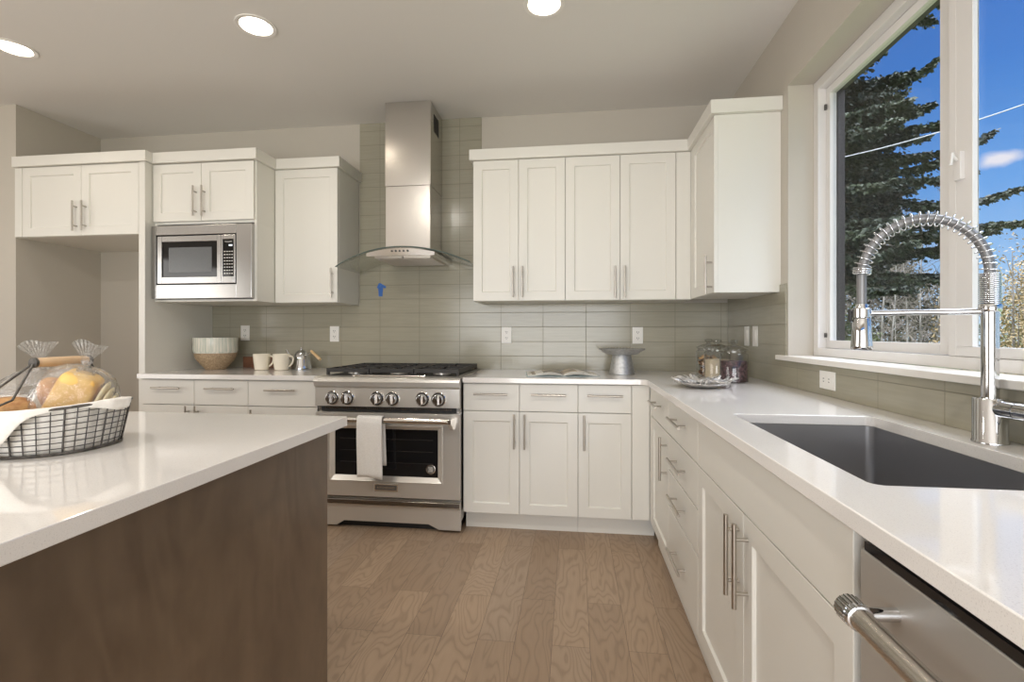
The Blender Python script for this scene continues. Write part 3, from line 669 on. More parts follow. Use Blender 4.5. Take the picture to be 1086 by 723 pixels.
# ------------------------------------------------------------------ microwave
t = thing('microwave_oven', 'built-in stainless microwave with a dark door, between the left upper cabinets', 'microwave', (-2.43, 3.1, 1.402))
b = B()
def frame(b, x0, x1, z0, z1, u0, u1, w0, w1, ya, yb):
    b.box(x0, u0, ya, yb, z0, z1); b.box(u1, x1, ya, yb, z0, z1); b.box(u0, u1, ya, yb, z0, w0); b.box(u0, u1, ya, yb, w1, z1)
frame(b, -2.785, -2.065, 1.404, 1.886, -2.752, -2.172, 1.495, 1.825, 2.903, 2.934); b.build('trim_kit', 'steel_trim', t, bevel=.002)
B().box(-2.752, -2.172, 2.930, 3.36, 1.495, 1.825).build('case', 'dark', t)
b = B(); frame(b, -2.744, -2.284, 1.503, 1.817, -2.711, -2.311, 1.546, 1.780, 2.905, 2.929); d = b.build('door', 'steel_trim', t, bevel=.002)
B().box(-2.711, -2.311, 2.912, 2.928, 1.546, 1.780).build('door_glass', 'black_gloss', d)
B().box(-2.664, -2.352, 2.9105, 2.9118, 1.578, 1.742).build('screen_mesh', noisy('screen_mesh', (0.10, 0.105, 0.11), (0.14, 0.145, 0.15), 300, 0.2) or 'screen_mesh', d)
b = B(); frame(b, -2.282, -2.180, 1.503, 1.817, -2.270, -2.193, 1.546, 1.789, 2.905, 2.929); cp = b.build('control_panel', 'steel_trim', t, bevel=.002)
B().box(-2.270, -2.193, 2.909, 2.928, 1.546, 1.789).build('keypad', 'black_gloss', cp)
b = B()
for r in range(8):
    for c in range(4): b.box(-2.262+c*.0175, -2.262+c*.0175+.009, 2.9078, 2.909, 1.562+r*.0205, 1.562+r*.0205+.006)
b.build('keys', 'plastic_white', cp)
B().box(-2.228, -2.204, 2.9078, 2.909, 1.744, 1.754).build('clock_display', 'display', cp)
text_mesh('lettering', 'KitchenAid', .011, FACE_BACK(-2.2315, 2.9085, 1.773), 'plastic_white', cp)

# ------------------------------------------------------------------ range
RX0, RX1 = -1.552, -0.654; RC = (RX0+RX1)/2
t = thing('gas_range', 'stainless six-burner gas range with a single oven door, between the base cabinets', 'range', (RC, 3.12, 0))
B().box(RX0+.003, RX1-.003, 2.812, 3.445, .065, .8945).build('body', 'steel_vertical', t)
B().box(RX0+.02, RX1-.02, 2.83, 3.40, .0, .0645).build('base', 'dark', t)
b = B(); b.prism([(3.455, .895), (3.455, .914), (2.80, .914), (2.765, .912), (2.752, .902), (2.748, .886), (2.751, .860), (2.764, .850), (2.80, .850), (2.80, .895)], RX0, RX1)
ct = b.build('cooktop', 'steel', t, bevel=.001)
B().box(RX0+.045, RX1-.045, 2.845, 3.42, .9145, .9165).build('burner_pan', 'iron', ct)
b = B(); frame2 = [(-1.335, -.865)]
b.box(-1.33, -.87, 2.792, 2.836, .9145, .9235); b.build('front_rail', 'steel_bright', ct, bevel=.004)
B().box(-1.31, -.89, 2.798, 2.828, .924, .9255).build('rail_slot', 'dark', ct)
b = B(); b.prism([(2.811, .849), (2.768, .849), (2.760, .738), (2.811, .732)], RX0+.002, RX1-.002); cpn = b.build('control_panel', 'steel', t, bevel=.0015)
b = B(); b.box(RX0+.03, RX1-.03, 2.790, 2.811, .704, .7315); b.build('vent_slot', 'dark', t)
b = B()
for k_ in range(60): xk = RX0+.06+k_*(RX1-RX0-.12)/59; b.box(xk-.002, xk+.002, 2.785, 2.790, .718, .731)
b.build('vent_grille', 'steel_bright', t)
for xk in (-1.436, -1.341, -1.156, -1.061, -.878, -.780):
    zk = .788; b = B(); b.lathe([(.0435, 2.7645), (.0435, 2.756), (.040, 2.7525), (.034, 2.7525)], (xk, 0, zk), 36, 'y'); kb = b.build('knob_bezel', 'steel_bright', t, smooth=True)
    b = B(); b.lathe([(.0330, 2.7522), (.0315, 2.731), (.0285, 2.726)], (xk, 0, zk), 32, 'y')
    b.box(xk-.007, xk+.007, 2.706, 2.728, zk-.029, zk+.029); b.build('knob', 'chrome', kb, smooth=True, bevel=.0015)
    B().lathe([(.0385, 2.7522), (.0335, 2.7519)], (xk, 0, zk), 32, 'y', caps=False).build('dial_ring', 'dark', kb)
# burners and grates
for i, xk in enumerate((-1.385, -1.103, -.821)):
    for yk in (2.985, 3.275):
        b = B(); b.lathe([(.055, .0), (.055, .010), (.048, .012)], (xk, yk, .917), 28); bb = b.build('burner', 'steel', ct, smooth=True)
        b = B(); b.lathe([(.042, .0125), (.044, .016), (.040, .022), (.02, .0235)], (xk, yk, .917), 28); b.build('burner_cap', 'iron', bb, smooth=True)
    x0, x1, y0, y1, zt = xk-.1385, xk+.1385, 2.850, 3.412, .958
    b = B(); th = .011
    for a0, a1, c0, c1 in ((x0, x1, y0, y0+th), (x0, x1, y1-th, y1), (x0, x0+th, y0+th, y1-th), (x1-th, x1, y0+th, y1-th), (x0+th, x1-th, (y0+y1)/2-th/2, (y0+y1)/2+th/2)): b.box(a0, a1, c0, c1, zt-.024, zt)
    for yk in (2.985, 3.275):
        for sx_, sy_ in ((1, 0), (-1, 0), (0, 1), (0, -1)):
            hx_, hy_ = (.125, .130); p, q = (.026*sx_, .026*sy_), (hx_*sx_, hy_*sy_)
            b.box(min(xk+p[0], xk+q[0])-(.005 if sy_ else 0), max(xk+p[0], xk+q[0])+(.005 if sy_ else 0), min(yk+p[1], yk+q[1])-(.005 if sx_ else 0), max(yk+p[1], yk+q[1])+(.005 if sx_ else 0), zt-.018, zt)
        for sx_ in (1, -1):
            for sy_ in (1, -1): b.tube([(xk+sx_*.035, yk+sy_*.035, zt-.008), (xk+sx_*.128, yk+sy_*.128, zt-.008)], .006, 6)
    for xx in (x0, x1-.016):
        for yy in (y0, y1-.016): b.box(xx, xx+.016, yy, yy+.016, .9168, zt-.0235)
    b.build('grate', 'iron', ct, bevel=.0015)
# oven door with a bevelled window frame
W0, W1, V0, V1 = -1.432, -.792, .322, .602
dz0, dz1, yf = .199, .700, 2.772
b = B()
ring = lambda x0, x1, z0, z1, y: [(x0, y, z0), (x1, y, z0), (x1, y, z1), (x0, y, z1)]
vs = ring(RX0+.002, RX1-.002, dz0, dz1, 2.811)+ring(RX0+.002, RX1-.002, dz0, dz1, yf)+ring(W0-.030, W1+.030, V0-.034, V1+.026, yf)+ring(W0-.027, W1+.027, V0-.031, V1+.023, yf-.005)+ring(W0, W1, V0, V1, yf+.012)+ring(W0, W1, V0, V1, 2.811)
fs = []
for o in (0, 4, 8, 12, 16): fs += [(o+k_, o+(k_+1) % 4, o+4+(k_+1) % 4, o+4+k_) for k_ in range(4)]
fs += [(20+k_, 20+(k_+1) % 4, (k_+1) % 4, k_) for k_ in range(4)]
b.add(vs, fs); od = b.build('oven_door', 'steel', t, bevel=.0012)
B().box(W0, W1, yf+.014, 2.810, V0, V1).build('oven_window', 'black_gloss', od)
b = B()
for zz in (.40, .47, .54): b.box(W0+.03, W1-.03, yf+.0132, yf+.0138, zz, zz+.003)
b.build('rack_lines', noisy('rack_lines', (0.03, 0.027, 0.024), (0.05, 0.045, 0.04), 40, 0.3) or 'rack_lines', od)
b = B(); hy_, hz_ = 2.704, .668
b.prism([(hy_-.012, hz_-.014), (hy_-.016, hz_+.002), (hy_-.008, hz_+.016), (hy_+.010, hz_+.016), (hy_+.016, hz_+.004), (hy_+.012, hz_-.014)], RX0+.03, RX1-.058)
hd = b.build('handle', 'steel_bright', od, bevel=.004)
for x0, x1 in ((RX0+.01, RX0+.03), (RX1-.058, RX1-.036)):
    b = B(); b.prism([(hy_-.014, hz_-.012), (hy_-.012, hz_+.014), (yf-.0005, hz_+.016), (yf-.0005, hz_-.058), (yf-.014, hz_-.058)], x0, x1); b.build('handle_bracket', 'steel_bright', hd, bevel=.002)
B().box(-1.178, -1.030, yf-.006, yf-.0005, .236, .280).build('badge', 'steel_bright', od, bevel=.002)
B().box(-1.170, -1.038, yf-.0075, yf-.0062, .244, .272).build('badge_plate', 'slot', od)
text_mesh('lettering', 'KITCHENAID', .0185, FACE_BACK(-1.104, yf-.0078, .258), 'steel_bright', od, .0003)
b = B(); em = (-.835, .371)
b.lathe([(.0285, yf+.0136), (.0285, yf+.010), (.024, yf+.009)], (em[0], 0, em[1]), 32, 'y'); eo = b.build('medallion', 'steel_bright', od, smooth=True)
B().lathe([(.0235, yf+.0088), (.018, yf+.0084), (.0, yf+.0084)], (em[0], 0, em[1]), 32, 'y', caps=False).build('medallion_face', 'slot', eo)
b = B()
for k_ in range(4): b.tube([(em[0]-.012+k_*.007+.004*math.sin(q*1.5), yf+.0075, em[1]-.015+.030*q/2) for q in (0, .5, 1, 1.5, 2)], .0016, 6)
b.build('medallion_mark', 'plastic_white', eo)
# kick drawer with raised centre cut-out
kz0, kz1 = .014, .183
prof = [(RX0+.002, kz0), (-1.425, kz0), (-1.375, .044), (-.850, .044), (-.785, kz0), (RX1-.002, kz0), (RX1-.002, kz1), (RX0+.002, kz1)]
b = B(); b.prism(prof, 2.786, 2.811, 'y'); kd = b.build('kick_panel', 'steel', t, bevel=.003)
b = B(); b.prism([(2.7858, .138), (2.768, .150), (2.772, .176), (2.7858, .1825)], RX0+.002, RX1-.002); b.build('kick_rail', 'steel_bright', kd, bevel=.002)

# towel folded over the oven handle
t0x, t1x = -1.246, -1.094
def towel_pt(u, v):
    s = v*1.0
    prof = [(2.728, .40), (2.727, .56), (2.7265, .655), (2.722, .690), (2.704, .6935), (2.684, .686), (2.678, .655), (2.677, .56), (2.679, .45), (2.681, .336)]
    q = s*(len(prof)-1); i = min(int(q), len(prof)-2); f_ = q-i
    y = prof[i][0]*(1-f_)+prof[i+1][0]*f_; z = prof[i][1]*(1-f_)+prof[i+1][1]*f_
    wv = .0035*math.sin(u*9+z*7)*(1 if v > .6 else .5)*min(1, max(0, (.67-z)*8))
    fl = 1+.03*(.68-z)
    return (RC*0+(t0x+t1x)/2+(u-.5)*(t1x-t0x)*fl+.012*(.68-z)*(1 if v > .5 else 2.5), y-abs(wv) if v > .6 else y+abs(wv)*.5, z+(.010*math.sin(u*3.2+.6) if v > .98 else 0))
b = B(); b.grid(towel_pt, 16, 36); tw = b.build('dish_towel', 'towel', smooth=True, solid=.005, loc=((t0x+t1x)/2, 2.70, .34), angle=80)
tag(tw, 'folded white dish towel draped over the oven door handle', 'towel')

# ------------------------------------------------------------------ range hood
HC = -1.100
t = thing('range_hood', 'stainless chimney range hood with a curved glass canopy above the range', 'range hood', (HC, 3.2, 1.66))
b = B(); b.box(-1.268, -.950, 3.162, YB-.009, 2.172, H-.001); fl = b.build('flue', 'steel_vertical', t, bevel=.002)
b = B()
for k_ in range(7): b.box(-.9497, -.9487, 3.24+k_*.018, 3.25+k_*.018, 2.56, 2.68)
b.build('vent_louvres', 'dark', fl)
b = B(); b.box(-1.265, -.953, 3.165, YB-.009, 1.738, 2.1715); b.build('chimney', 'steel_vertical', t, bevel=.003)
HX0, HX1, HYF = -1.330, -.876, 3.000
arch = lambda x: 1.728-.105*((x-HC)/.462)**2
n_ = 16
xs = [HX0+(HX1-HX0)*i/n_ for i in range(n_+1)]
vs = []; fs = []
for i, x in enumerate(xs):
    bow = .020*(1-((x-HC)/.23)**2)
    vs += [(x, HYF-bow, 1.672), (x, HYF-bow, arch(x)-.010), (x, YB-.009, arch(x)-.010), (x, YB-.009, 1.672)]
for i in range(n_): a = i*4; fs += [(a+k_, a+(k_+1) % 4, a+4+(k_+1) % 4, a+4+k_) for k_ in range(4)]
fs += [(0, 1, 2, 3), (n_*4, n_*4+1, n_*4+2, n_*4+3)]
b = B(); b.add(vs, fs); cb_ = b.build('hood_body', 'steel_bright', t, smooth=True, angle=30)
b = B(); b.box(-1.29, -1.105, 3.04, 3.42, 1.665, 1.6715); b.box(-1.095, -.915, 3.04, 3.42, 1.665, 1.6715)
for k_ in range(9): b.box(-1.28, -.925, 3.06+k_*.04, 3.075+k_*.04, 1.662, 1.665)
b.build('grease_filter', 'nickel', cb_)
for k_ in range(5): 
    b = B(); xk = -1.15+k_*.026; b.lathe([(.0065, 0), (.0065, -.004), (.005, -.005)], (xk, HYF-.0195, 1.700), 14, 'y'); b.build('button', 'slot', cb_)
def glass_pt(u, v):
    x = -1.572+u*.915; f_ = (x-HC)/.47
    yf_ = 2.985+.075*f_*f_
    return (x, yf_+v*(YB-.012-yf_), arch(x)+.0005)
b = B(); b.grid(glass_pt, 40, 6); gl = b.build('glass_canopy', 'hood_glass', t, smooth=True, solid=.007)
b = B(); b.tube([glass_pt(i/40, 0) for i in range(41)], .0042, 6); b.build('glass_edge', mat('glass_edge', (0.09, 0.12, 0.11), 0.15) and (M.__setitem__('glass_edge', bpy.data.materials['glass_edge']) or 'glass_edge'), gl, smooth=True)

# ------------------------------------------------------------------ outlets and switches
def outlet(x, z, lab):
    t = thing('wall_outlet', lab, 'outlet', (x, YB-.0085, z), 'outlets and switches')
    B().box(x-.036, x+.036, YB-.0135, YB-.0085, z-.058, z+.058).build('cover_plate', 'plastic_white', t, bevel=.002)
    for dz in (.021, -.021):
        b = B(); b.prism(rrect(x-.0165, x+.0165, z+dz-.0145, z+dz+.0145, .006, 4), YB-.0150, YB-.0136, 'y'); s_ = b.build('socket', 'plastic_white', t)
        b = B(); b.box(x-.0075, x-.0045, YB-.0156, YB-.0151, z+dz-.002, z+dz+.007); b.box(x+.0045, x+.0075, YB-.0156, YB-.0151, z+dz-.002, z+dz+.006); b.box(x-.002, x+.002, YB-.0156, YB-.0151, z+dz-.010, z+dz-.006)
        b.build('slots', 'dark', s_)
outlet(-2.511, 1.177, 'white outlet on the tile behind the mugs, near the left bowl')
outlet(-1.783, 1.170, 'white outlet on the tile just left of the range top')
outlet(-.476, 1.162, 'white outlet on the tile just right of the range, above the magazine')
outlet(.444, 1.160, 'white outlet on the tile above and right of the cake stand')
def plate_right(y, z, wy, wz, lab, rocker):
    t = thing('light_switch' if rocker else 'wall_outlet', lab, 'switch' if rocker else 'outlet', (XR-.0085, y, z), 'outlets and switches')
    B().box(XR-.0135, XR-.0085, y-wy/2, y+wy/2, z-wz/2, z+wz/2).build('cover_plate', 'plastic_white', t, bevel=.002)
    if rocker: B().prism([(XR-.0136, z-.033), (XR-.0150, z-.033), (XR-.0185, z+.033), (XR-.0136, z+.033)], y-.0165, y+.0165, 'y').build('rocker', 'plastic_white', t)
    else:
        for dy in (.021, -.021):
            b = B(); b.box(XR-.0150, XR-.0136, y+dy-.0145, y+dy+.0145, z-.0165, z+.0165); s_ = b.build('socket', 'plastic_white', t, bevel=.001)
            b = B(); b.box(XR-.0156, XR-.0151, y+dy-.002, y+dy+.007, z+.0045, z+.0075); b.box(XR-.0156, XR-.0151, y+dy-.002, y+dy+.006, z-.0075, z-.0045); b.build('slots', 'dark', s_)
plate_right(3.082, 1.158, .073, .117, 'white rocker switch on the window wall, the one nearer the corner', True)
plate_right(2.946, 1.158, .073, .117, 'white rocker switch on the window wall, the one nearer the window', True)
plate_right(2.145, .981, .122, .074, 'white horizontal outlet under the window sill', False)

# blue painter's tape left on the tile
b = B(); yt = YB-.0088
b.prism([(-1.436, 1.546), (-1.424, 1.548), (-1.379, 1.522), (-1.384, 1.509), (-1.402, 1.513), (-1.408, 1.449), (-1.436, 1.449), (-1.440, 1.508), (-1.451, 1.512)], yt-.0008, yt, 'y')
tag(b.build('masking_tape', 'tape_blue', loc=(-1.41, yt, 1.5)), "scrap of blue painter's tape stuck on the tile under the hood", 'tape')

# ------------------------------------------------------------------ recessed ceiling lights
for (x, y), lab in zip(CANS, ('round lit recessed ceiling light at the left edge of the picture', 'round lit recessed ceiling light above the microwave side, middle of the three', 'round lit recessed ceiling light cut by the top of the picture')):
    t = thing('recessed_light', lab, 'ceiling light', (x, y, H), 'recessed ceiling lights')
    B().lathe([(.0775, .0005), (.0775, -.001), (.098, -.001), (.097, -.005), (.082, -.006), (.076, -.003), (.062, .075), (.062, .10), (.0775, .10)], (x, y, H), 40, caps=False).build('trim_ring', 'plastic_white', t, smooth=True)
    B().lathe([(.0, .060), (.064, .060), (.064, .066), (.0, .066)], (x, y, H), 32, caps=False).build('lens', 'lamp_lens', t)
    light('can_or_fill_lamp', 'AREA', (x, y, H+.05), (0, 0, 0), CAN_POWER, (1.0, 0.90, 0.78), shape='DISK', size=.11)

# ------------------------------------------------------------------ island
t = thing('kitchen_island', 'dark stained wood kitchen island seen from its flat end panel', 'island', (-1.9, .87, 0))
B().box(-.776, -.754, .335, 1.418, 0, .8835).build('end_panel', 'stained_maple', t, bevel=.0015)
B().box(-3.0, -.7765, .36, 1.40, .10, .8835).build('body', 'stained_maple', t)
B().box(-3.0, -.7765, .42, 1.34, 0, .0995).build('plinth', 'stained_maple', t)
tag(B().box(-3.05, -.704, .30, 1.448, .884, ZC).build('worktop', 'quartz', bevel=.002), 'white quartz worktop of the dark island, carrying the wire bread basket', 'worktop', 'quartz worktops')

# ------------------------------------------------------------------ bread basket on the island
BC = Vector((-1.214, .974, ZC)); BA, BBB, BH = .172, .136, .094
def ov(th, h, grow=0.0):
    k_ = .88+.12*h/BH; e = 2.3
    cx, sx = math.cos(th), math.sin(th)
    r = (abs(cx)**e+abs(sx)**e)**(-1/e)
    return Vector((BC.x+(BA+grow)*k_*r*cx, BC.y+(BBB+grow)*k_*r*sx, BC.z+h+(.012*(cx*cx)*h/BH)))
t = thing('wire_basket', 'oval dark wire basket with a wooden grip and cloth liner on the island worktop', 'basket', tuple(BC))
b = B()
for i in range(44):
    th = 2*PI*i/44; big_ = (i % 4 == 0)
    b.tube([ov(th, h) for h in (.003, .03, .06, BH)], .0020 if big_ else .0012, 5)
for j in range(1, 8):
    h = .003+(BH-.003)*j/8; b.tube([ov(2*PI*i/56, h) for i in range(56)], .0011, 5, closed=True)
for i in range(9):
    x = BC.x-.112+i*.028; hw = .112*(1-(abs(i-4)/5.2)**3); b.tube([(x, BC.y-hw, ZC+.003), (x, BC.y+hw, ZC+.003)], .0011, 5)
b.build('wire_mesh', 'wire', t, smooth=True)
b = B(); b.tube([ov(2*PI*i/64, BH) for i in range(64)], .0032, 8, closed=True); b.tube([ov(2*PI*i/64, .0035) for i in range(64)], .0032, 8, closed=True); b.build('rim', 'wire', t, smooth=True)
gz = ZC+.194; gx = -1.203; gy0, gy1 = .952, 1.068
b = B(); b.lathe([(.0085, gy0), (.0105, gy0+.006), (.0112, gy0+.03), (.0112, gy1-.03), (.0105, gy1-.006), (.0085, gy1)], (gx, 0, gz), 20, 'y'); gr = b.build('grip', 'grip_wood', t, smooth=True)
for yy, s_ in ((gy0-.004, -1), (gy1+.004, 1)):
    b = B(); b.lathe([(.0115, -.003), (.0115, .003)], (gx, yy, gz), 18, 'y')
    for dx in (-.055, .032):
        th = math.atan2(s_*BBB*.99, dx*1.2); q = ov(th, BH); b.tube([(gx, yy, gz), (gx+dx*.9, (yy+q.y*1.5)/2.5, gz-.075), (q.x, q.y, q.z+.012), (q.x+.004, q.y+.004*s_, q.z-.006), (q.x-.006, q.y-.002*s_, q.z-.004)], .0024, 8)
    b.build('bail', 'wire', gr, smooth=True)
# cloth liner, with a corner folded over the rim
def liner(u, v):
    th = 2*PI*u; w_ = .004*math.sin(th*11)+.003*math.sin(th*23+1)
    if v < .60: q = ov(th, .006+(BH-.004)*v/.60, -.006+w_*.4); return tuple(q)
    f_ = (v-.60)/.40
    g_ = max(0, math.cos(th-math.radians(-70)))**10                     # the corner turned out over the front rim
    g2 = max(0, math.cos(th-math.radians(8)))**16
    fold = min(1, 1.5*g_+1.3*g2)
    q = ov(th, BH+.008*math.sin(PI*min(1, f_*1.1))*(.6+.4*fold), -.006+(.014*fold+.002)*min(1, f_*2)+w_*.2)
    drop = (.066*max(0, math.cos(th-math.radians(-70)))**22*(.75+.25*math.sin(th*9))+.020*g2)*max(0, f_-.25)/.75
    q.z -= drop+.004*(1-fold)*f_; return tuple(q)
b = B(); b.grid(liner, 160, 16, True); b.build('cloth_liner', 'linen', t, smooth=True, solid=.0012, angle=80)

def blob(c, ax, rot, name, m, parent=None, e=2.6, nu=28, nv=16, bump=.02, seed=0, flat=0):
    R = rot.to_matrix() if hasattr(rot, 'to_matrix') else Matrix.Identity(3)
    rs = random.Random(seed); ph = [rs.uniform(0, 6) for _ in range(6)]
    sg = lambda x, p: math.copysign(abs(x)**p, x)
    def fn(u, v):
        a = 2*PI*u; f_ = PI*(v-.5); p = 2/e
        x = sg(math.cos(f_), p)*sg(math.cos(a), p); y = sg(math.cos(f_), p)*sg(math.sin(a), p); z = sg(math.sin(f_), p)
        k_ = 1+bump*(math.sin(5*a+ph[0])*math.cos(3*f_+ph[1])+.7*math.sin(9*a+ph[2]+4*f_))
        return tuple(Vector(c)+R @ Vector((x*ax[0]*k_, y*ax[1]*k_, z*ax[2]*k_)))
    return B().grid(fn, nu, nv, True)
from mathutils import Euler
def cello_bag(body_c, ax, rot, neck, fan_dir, fan_len, fan_w, seed):
    """clear bag: rumpled hull round the bread, a tied neck and a pleated fan"""
    b = blob(body_c, ax, rot, '', '', e=2.3, nu=40, nv=24, bump=.045, seed=seed)
    nk = Vector(neck); bc = Vector(body_c); k_ = 30
    d = Vector(fan_dir).normalized(); s1 = d.orthogonal().normalized(); s2 = d.cross(s1)
    sd = Vector((.64, .77, 0)); sd = (sd-d*sd.dot(d)).normalized(); fw = d.cross(sd)
    prof = [(-.050, .040, .030), (-.022, .018, .015), (0, .007, .007), (.010, .010, .008)]
    def fn(u, v):
        a = 2*PI*u; q = v*(len(prof)-1); i = min(int(q), len(prof)-2); f_ = q-i
        h, r1, r2 = [prof[i][j]*(1-f_)+prof[i+1][j]*f_ for j in range(3)]
        w_ = 1+.18*math.sin(a*9)
        return tuple(nk+d*h+sd*(r1*math.cos(a)*w_)+fw*(r2*math.sin(a)*w_))
    b.grid(fn, 45, 9, True)
    def fan(u, v):
        a = (u-.5)*fan_w; r = .006+fan_len*v*(1+.10*math.sin(u*7))
        pl = .0045*math.sin(u*60)*v
        return tuple(nk+d*(r*math.cos(a))+sd*(r*math.sin(a))+fw*(pl+.012*v*math.sin(u*5)))
    b.grid(fan, 60, 6); return b

# big pale loaf leaning up toward the right, in its own bag
LC = Vector((-1.156, .986, ZC+.098)); RR_ = Euler((math.radians(6), math.radians(24), math.radians(38)))
t = thing('bread_loaf', 'large golden loaf in the clear bag at the right of the basket', 'bread', (LC.x, LC.y, ZC+.03), 'bread in the basket')
blob(LC, (.037, .046, .074), RR_, '', '', e=7.0, nu=36, nv=20, bump=.010, seed=3).build('loaf_body', 'loaf', t, smooth=True, angle=80)
b = B(); RR = RR_.to_matrix()
for i, dx in enumerate((.047, .059, .071)):
    q = blob((0, 0, 0), (.0048, .044-.002*i, .070-.006*i), None, '', '', e=3.6, nu=24, nv=12, bump=.012, seed=20+i)
    q.v = [tuple(RR @ Vector(p)+RR @ Vector((dx, 0, -.004*i))+LC) for p in q.v]; b.add(q.v, q.f)
b.build('slices', 'crumb', t, smooth=True, angle=80)
b = cello_bag((LC.x+.008, LC.y+.004, ZC+.102), (.078, .056, .084), Euler((0, math.radians(20), math.radians(38))), (-1.136, 1.006, ZC+.186), (.10, .12, 1), .050, 1.25, 11)
tag(b.build('bread_bag', 'cellophane', smooth=True, angle=80, fix=False, loc=(LC.x, LC.y, ZC+.05)), 'clear bag with a fanned tied top round the large loaf, basket right side', 'bag', 'clear bread bags')
# orange roll in the bag behind
t = thing('bread_roll', 'orange-brown roll in the clear bag at the middle of the basket', 'bread', (-1.245, 1.03, ZC+.03), 'bread in the basket')
blob((-1.246, 1.034, ZC+.100), (.026, .032, .055), Euler((math.radians(10), math.radians(-22), 0)), '', '', e=2.4, bump=.03, seed=5).build('crust', 'roll_orange', t, smooth=True, angle=80)
b = cello_bag((-1.275, 1.010, ZC+.094), (.078, .040, .078), Euler((0, math.radians(-8), math.radians(40))), (-1.300, 1.040, ZC+.186), (-.12, -.05, 1), .052, 1.35, 14)
tag(b.build('bread_bag', 'cellophane', smooth=True, angle=80, fix=False, loc=(-1.275, 1.010, ZC+.05)), 'clear bag with a fanned tied top behind the wooden grip, round the orange roll', 'bag', 'clear bread bags')
b = blob((-1.268, .930, ZC+.090), (.072, .034, .026), Euler((math.radians(8), math.radians(-6), math.radians(8))), '', '', e=2.2, bump=.035, seed=8)
tag(b.build('bread_roll', 'crust', smooth=True, angle=80, loc=(-1.268, .930, ZC+.06)), 'brown crusty roll lying unwrapped at the front left of the basket', 'bread', 'bread in the basket')

# ------------------------------------------------------------------ left worktop: bowl, board, mugs, kettle
t = thing('decorative_bowl', 'two-tone bowl with a pearly upper band and woven tan base, on the left worktop', 'bowl', (-2.585, 3.24, ZC))
c = (-2.585, 3.24, ZC)
b = B(); b.lathe([(.066, .001), (.070, .006), (.094, .035), (.118, .065), (.132, .095), (.136, .118)], c, 44); b.build('woven_base', 'woven', t, smooth=True)
b = B(); b.lathe([(.136, .1185), (.143, .135), (.141, .190), (.143, .228), (.137, .228), (.134, .150), (.120, .11), (.0, .10)], c, 44, caps=False); b.build('pearl_band', 'capiz', t, smooth=True)
b = B(); b.box(-2.486, -2.215, 3.395, 3.425, ZC+.0005, ZC+.083)
tag(b.build('cutting_board', 'board_wood', bevel=.004, loc=(-2.35, 3.41, ZC)), 'dark brown wooden board standing behind the two mugs', 'cutting board')
def mug(x, y, lab):
    t = thing('mug', lab, 'mug', (x, y, ZC), 'cream mugs')
    B().lathe([(.040, .0006), (.046, .004), (.053, .055), (.058, .113), (.0565, .115), (.054, .112), (.049, .05), (.042, .010), (.0, .009)], (x, y, ZC), 32).build('cup', 'ceramic', t, smooth=True)
    pts = [(x+.053, y, ZC+.098), (x+.075, y, ZC+.102), (x+.090, y, ZC+.090), (x+.088, y, ZC+.062), (x+.072, y, ZC+.036), (x+.050, y, ZC+.024)]
    B().tube(pts, .0065, 10).build('handle', 'ceramic', t, smooth=True, sub=1)
mug(-2.196, 3.20, 'left cream mug, in front of the brown board')
mug(-2.046, 3.20, 'right cream mug, next to the chrome coffee pot')
t = thing('coffee_pot', 'small domed chrome coffee pot with a wooden side handle, left of the range', 'pot', (-1.965, 3.315, ZC))
c = (-1.965, 3.315, ZC)
B().lathe([(.066, .0006), (.070, .004), (.070, .012), (.064, .030), (.058, .070), (.050, .098), (.046, .105)], c, 36).build('body', 'chrome', t, smooth=True)
b = B(); b.lathe([(.047, .1052), (.045, .112), (.034, .128), (.016, .138), (.006, .140), (.005, .147), (.009, .153), (.006, .161), (.0, .163)], c, 32, caps=False); b.build('lid', 'chrome', t, smooth=True)
b = B(); b.tube([(c[0]-.052, c[1], ZC+.05), (c[0]-.080, c[1]-.005, ZC+.075), (c[0]-.092, c[1]-.01, ZC+.115), (c[0]-.110, c[1]-.012, ZC+.142)], [.011, .008, .006, .0045], 12); b.build('spout', 'chrome', t, smooth=True)
b = B(); b.tube([(c[0]+.050, c[1]-.01, ZC+.105), (c[0]+.098, c[1]-.035, ZC+.132)], .0035, 8); hs = b.build('handle_rod', 'chrome', t, smooth=True)
b = B(); b.tube([(c[0]+.096, c[1]-.034, ZC+.134), (c[0]+.110, c[1]-.045, ZC+.126), (c[0]+.190, c[1]-.080, ZC+.076)], [.008, .0105, .011], 14); b.build('handle', 'handle_wood', t, smooth=True)

# ------------------------------------------------------------------ right worktop: magazine, cake stand, jars, dish
t = thing('open_magazine', 'open magazine lying on the worktop right of the range', 'magazine', (-.07, 3.06, ZC), None)
Rm = Matrix.Rotation(math.radians(7), 3, 'Z')
def mg(px, py, pz): q = Rm @ Vector((px, py, 0)); return (-.075+q.x, 3.08+q.y, ZC+pz)
def page(sgn, h0, hm, name, m, par, w_=.215, inset=0.0, lift=0.0):
    def fn(u, v):
        x = sgn*(.003+u*(w_-inset)); z = h0+hm*math.sin(PI*min(1, u*1.15+.02))*(1-.5*u)+lift
        return mg(x, -.14+inset+v*(.28-2*inset), z)
    return B().grid(fn, 18, 6).build(name, m, par, smooth=True, solid=.0012)
b = B(); b.grid(lambda u, v: mg(-.222+.444*u, -.145+.29*v, .0012), 4, 2); b.build('cover', 'cover_blue', t, solid=.0016)
for k_ in range(3):
    page(-1, .003+.002*k_, .010+.005*k_, 'page', 'page', t, .213-.003*k_); page(1, .003+.002*k_, .012+.006*k_, 'page', 'page', t, .213-.003*k_)
page(-1, .0085, .0195, 'printed_photo', 'page_photo', t, .206, .02, .0012); page(1, .0085, .0235, 'printed_photo', 'page_photo', t, .206, .035, .0012)

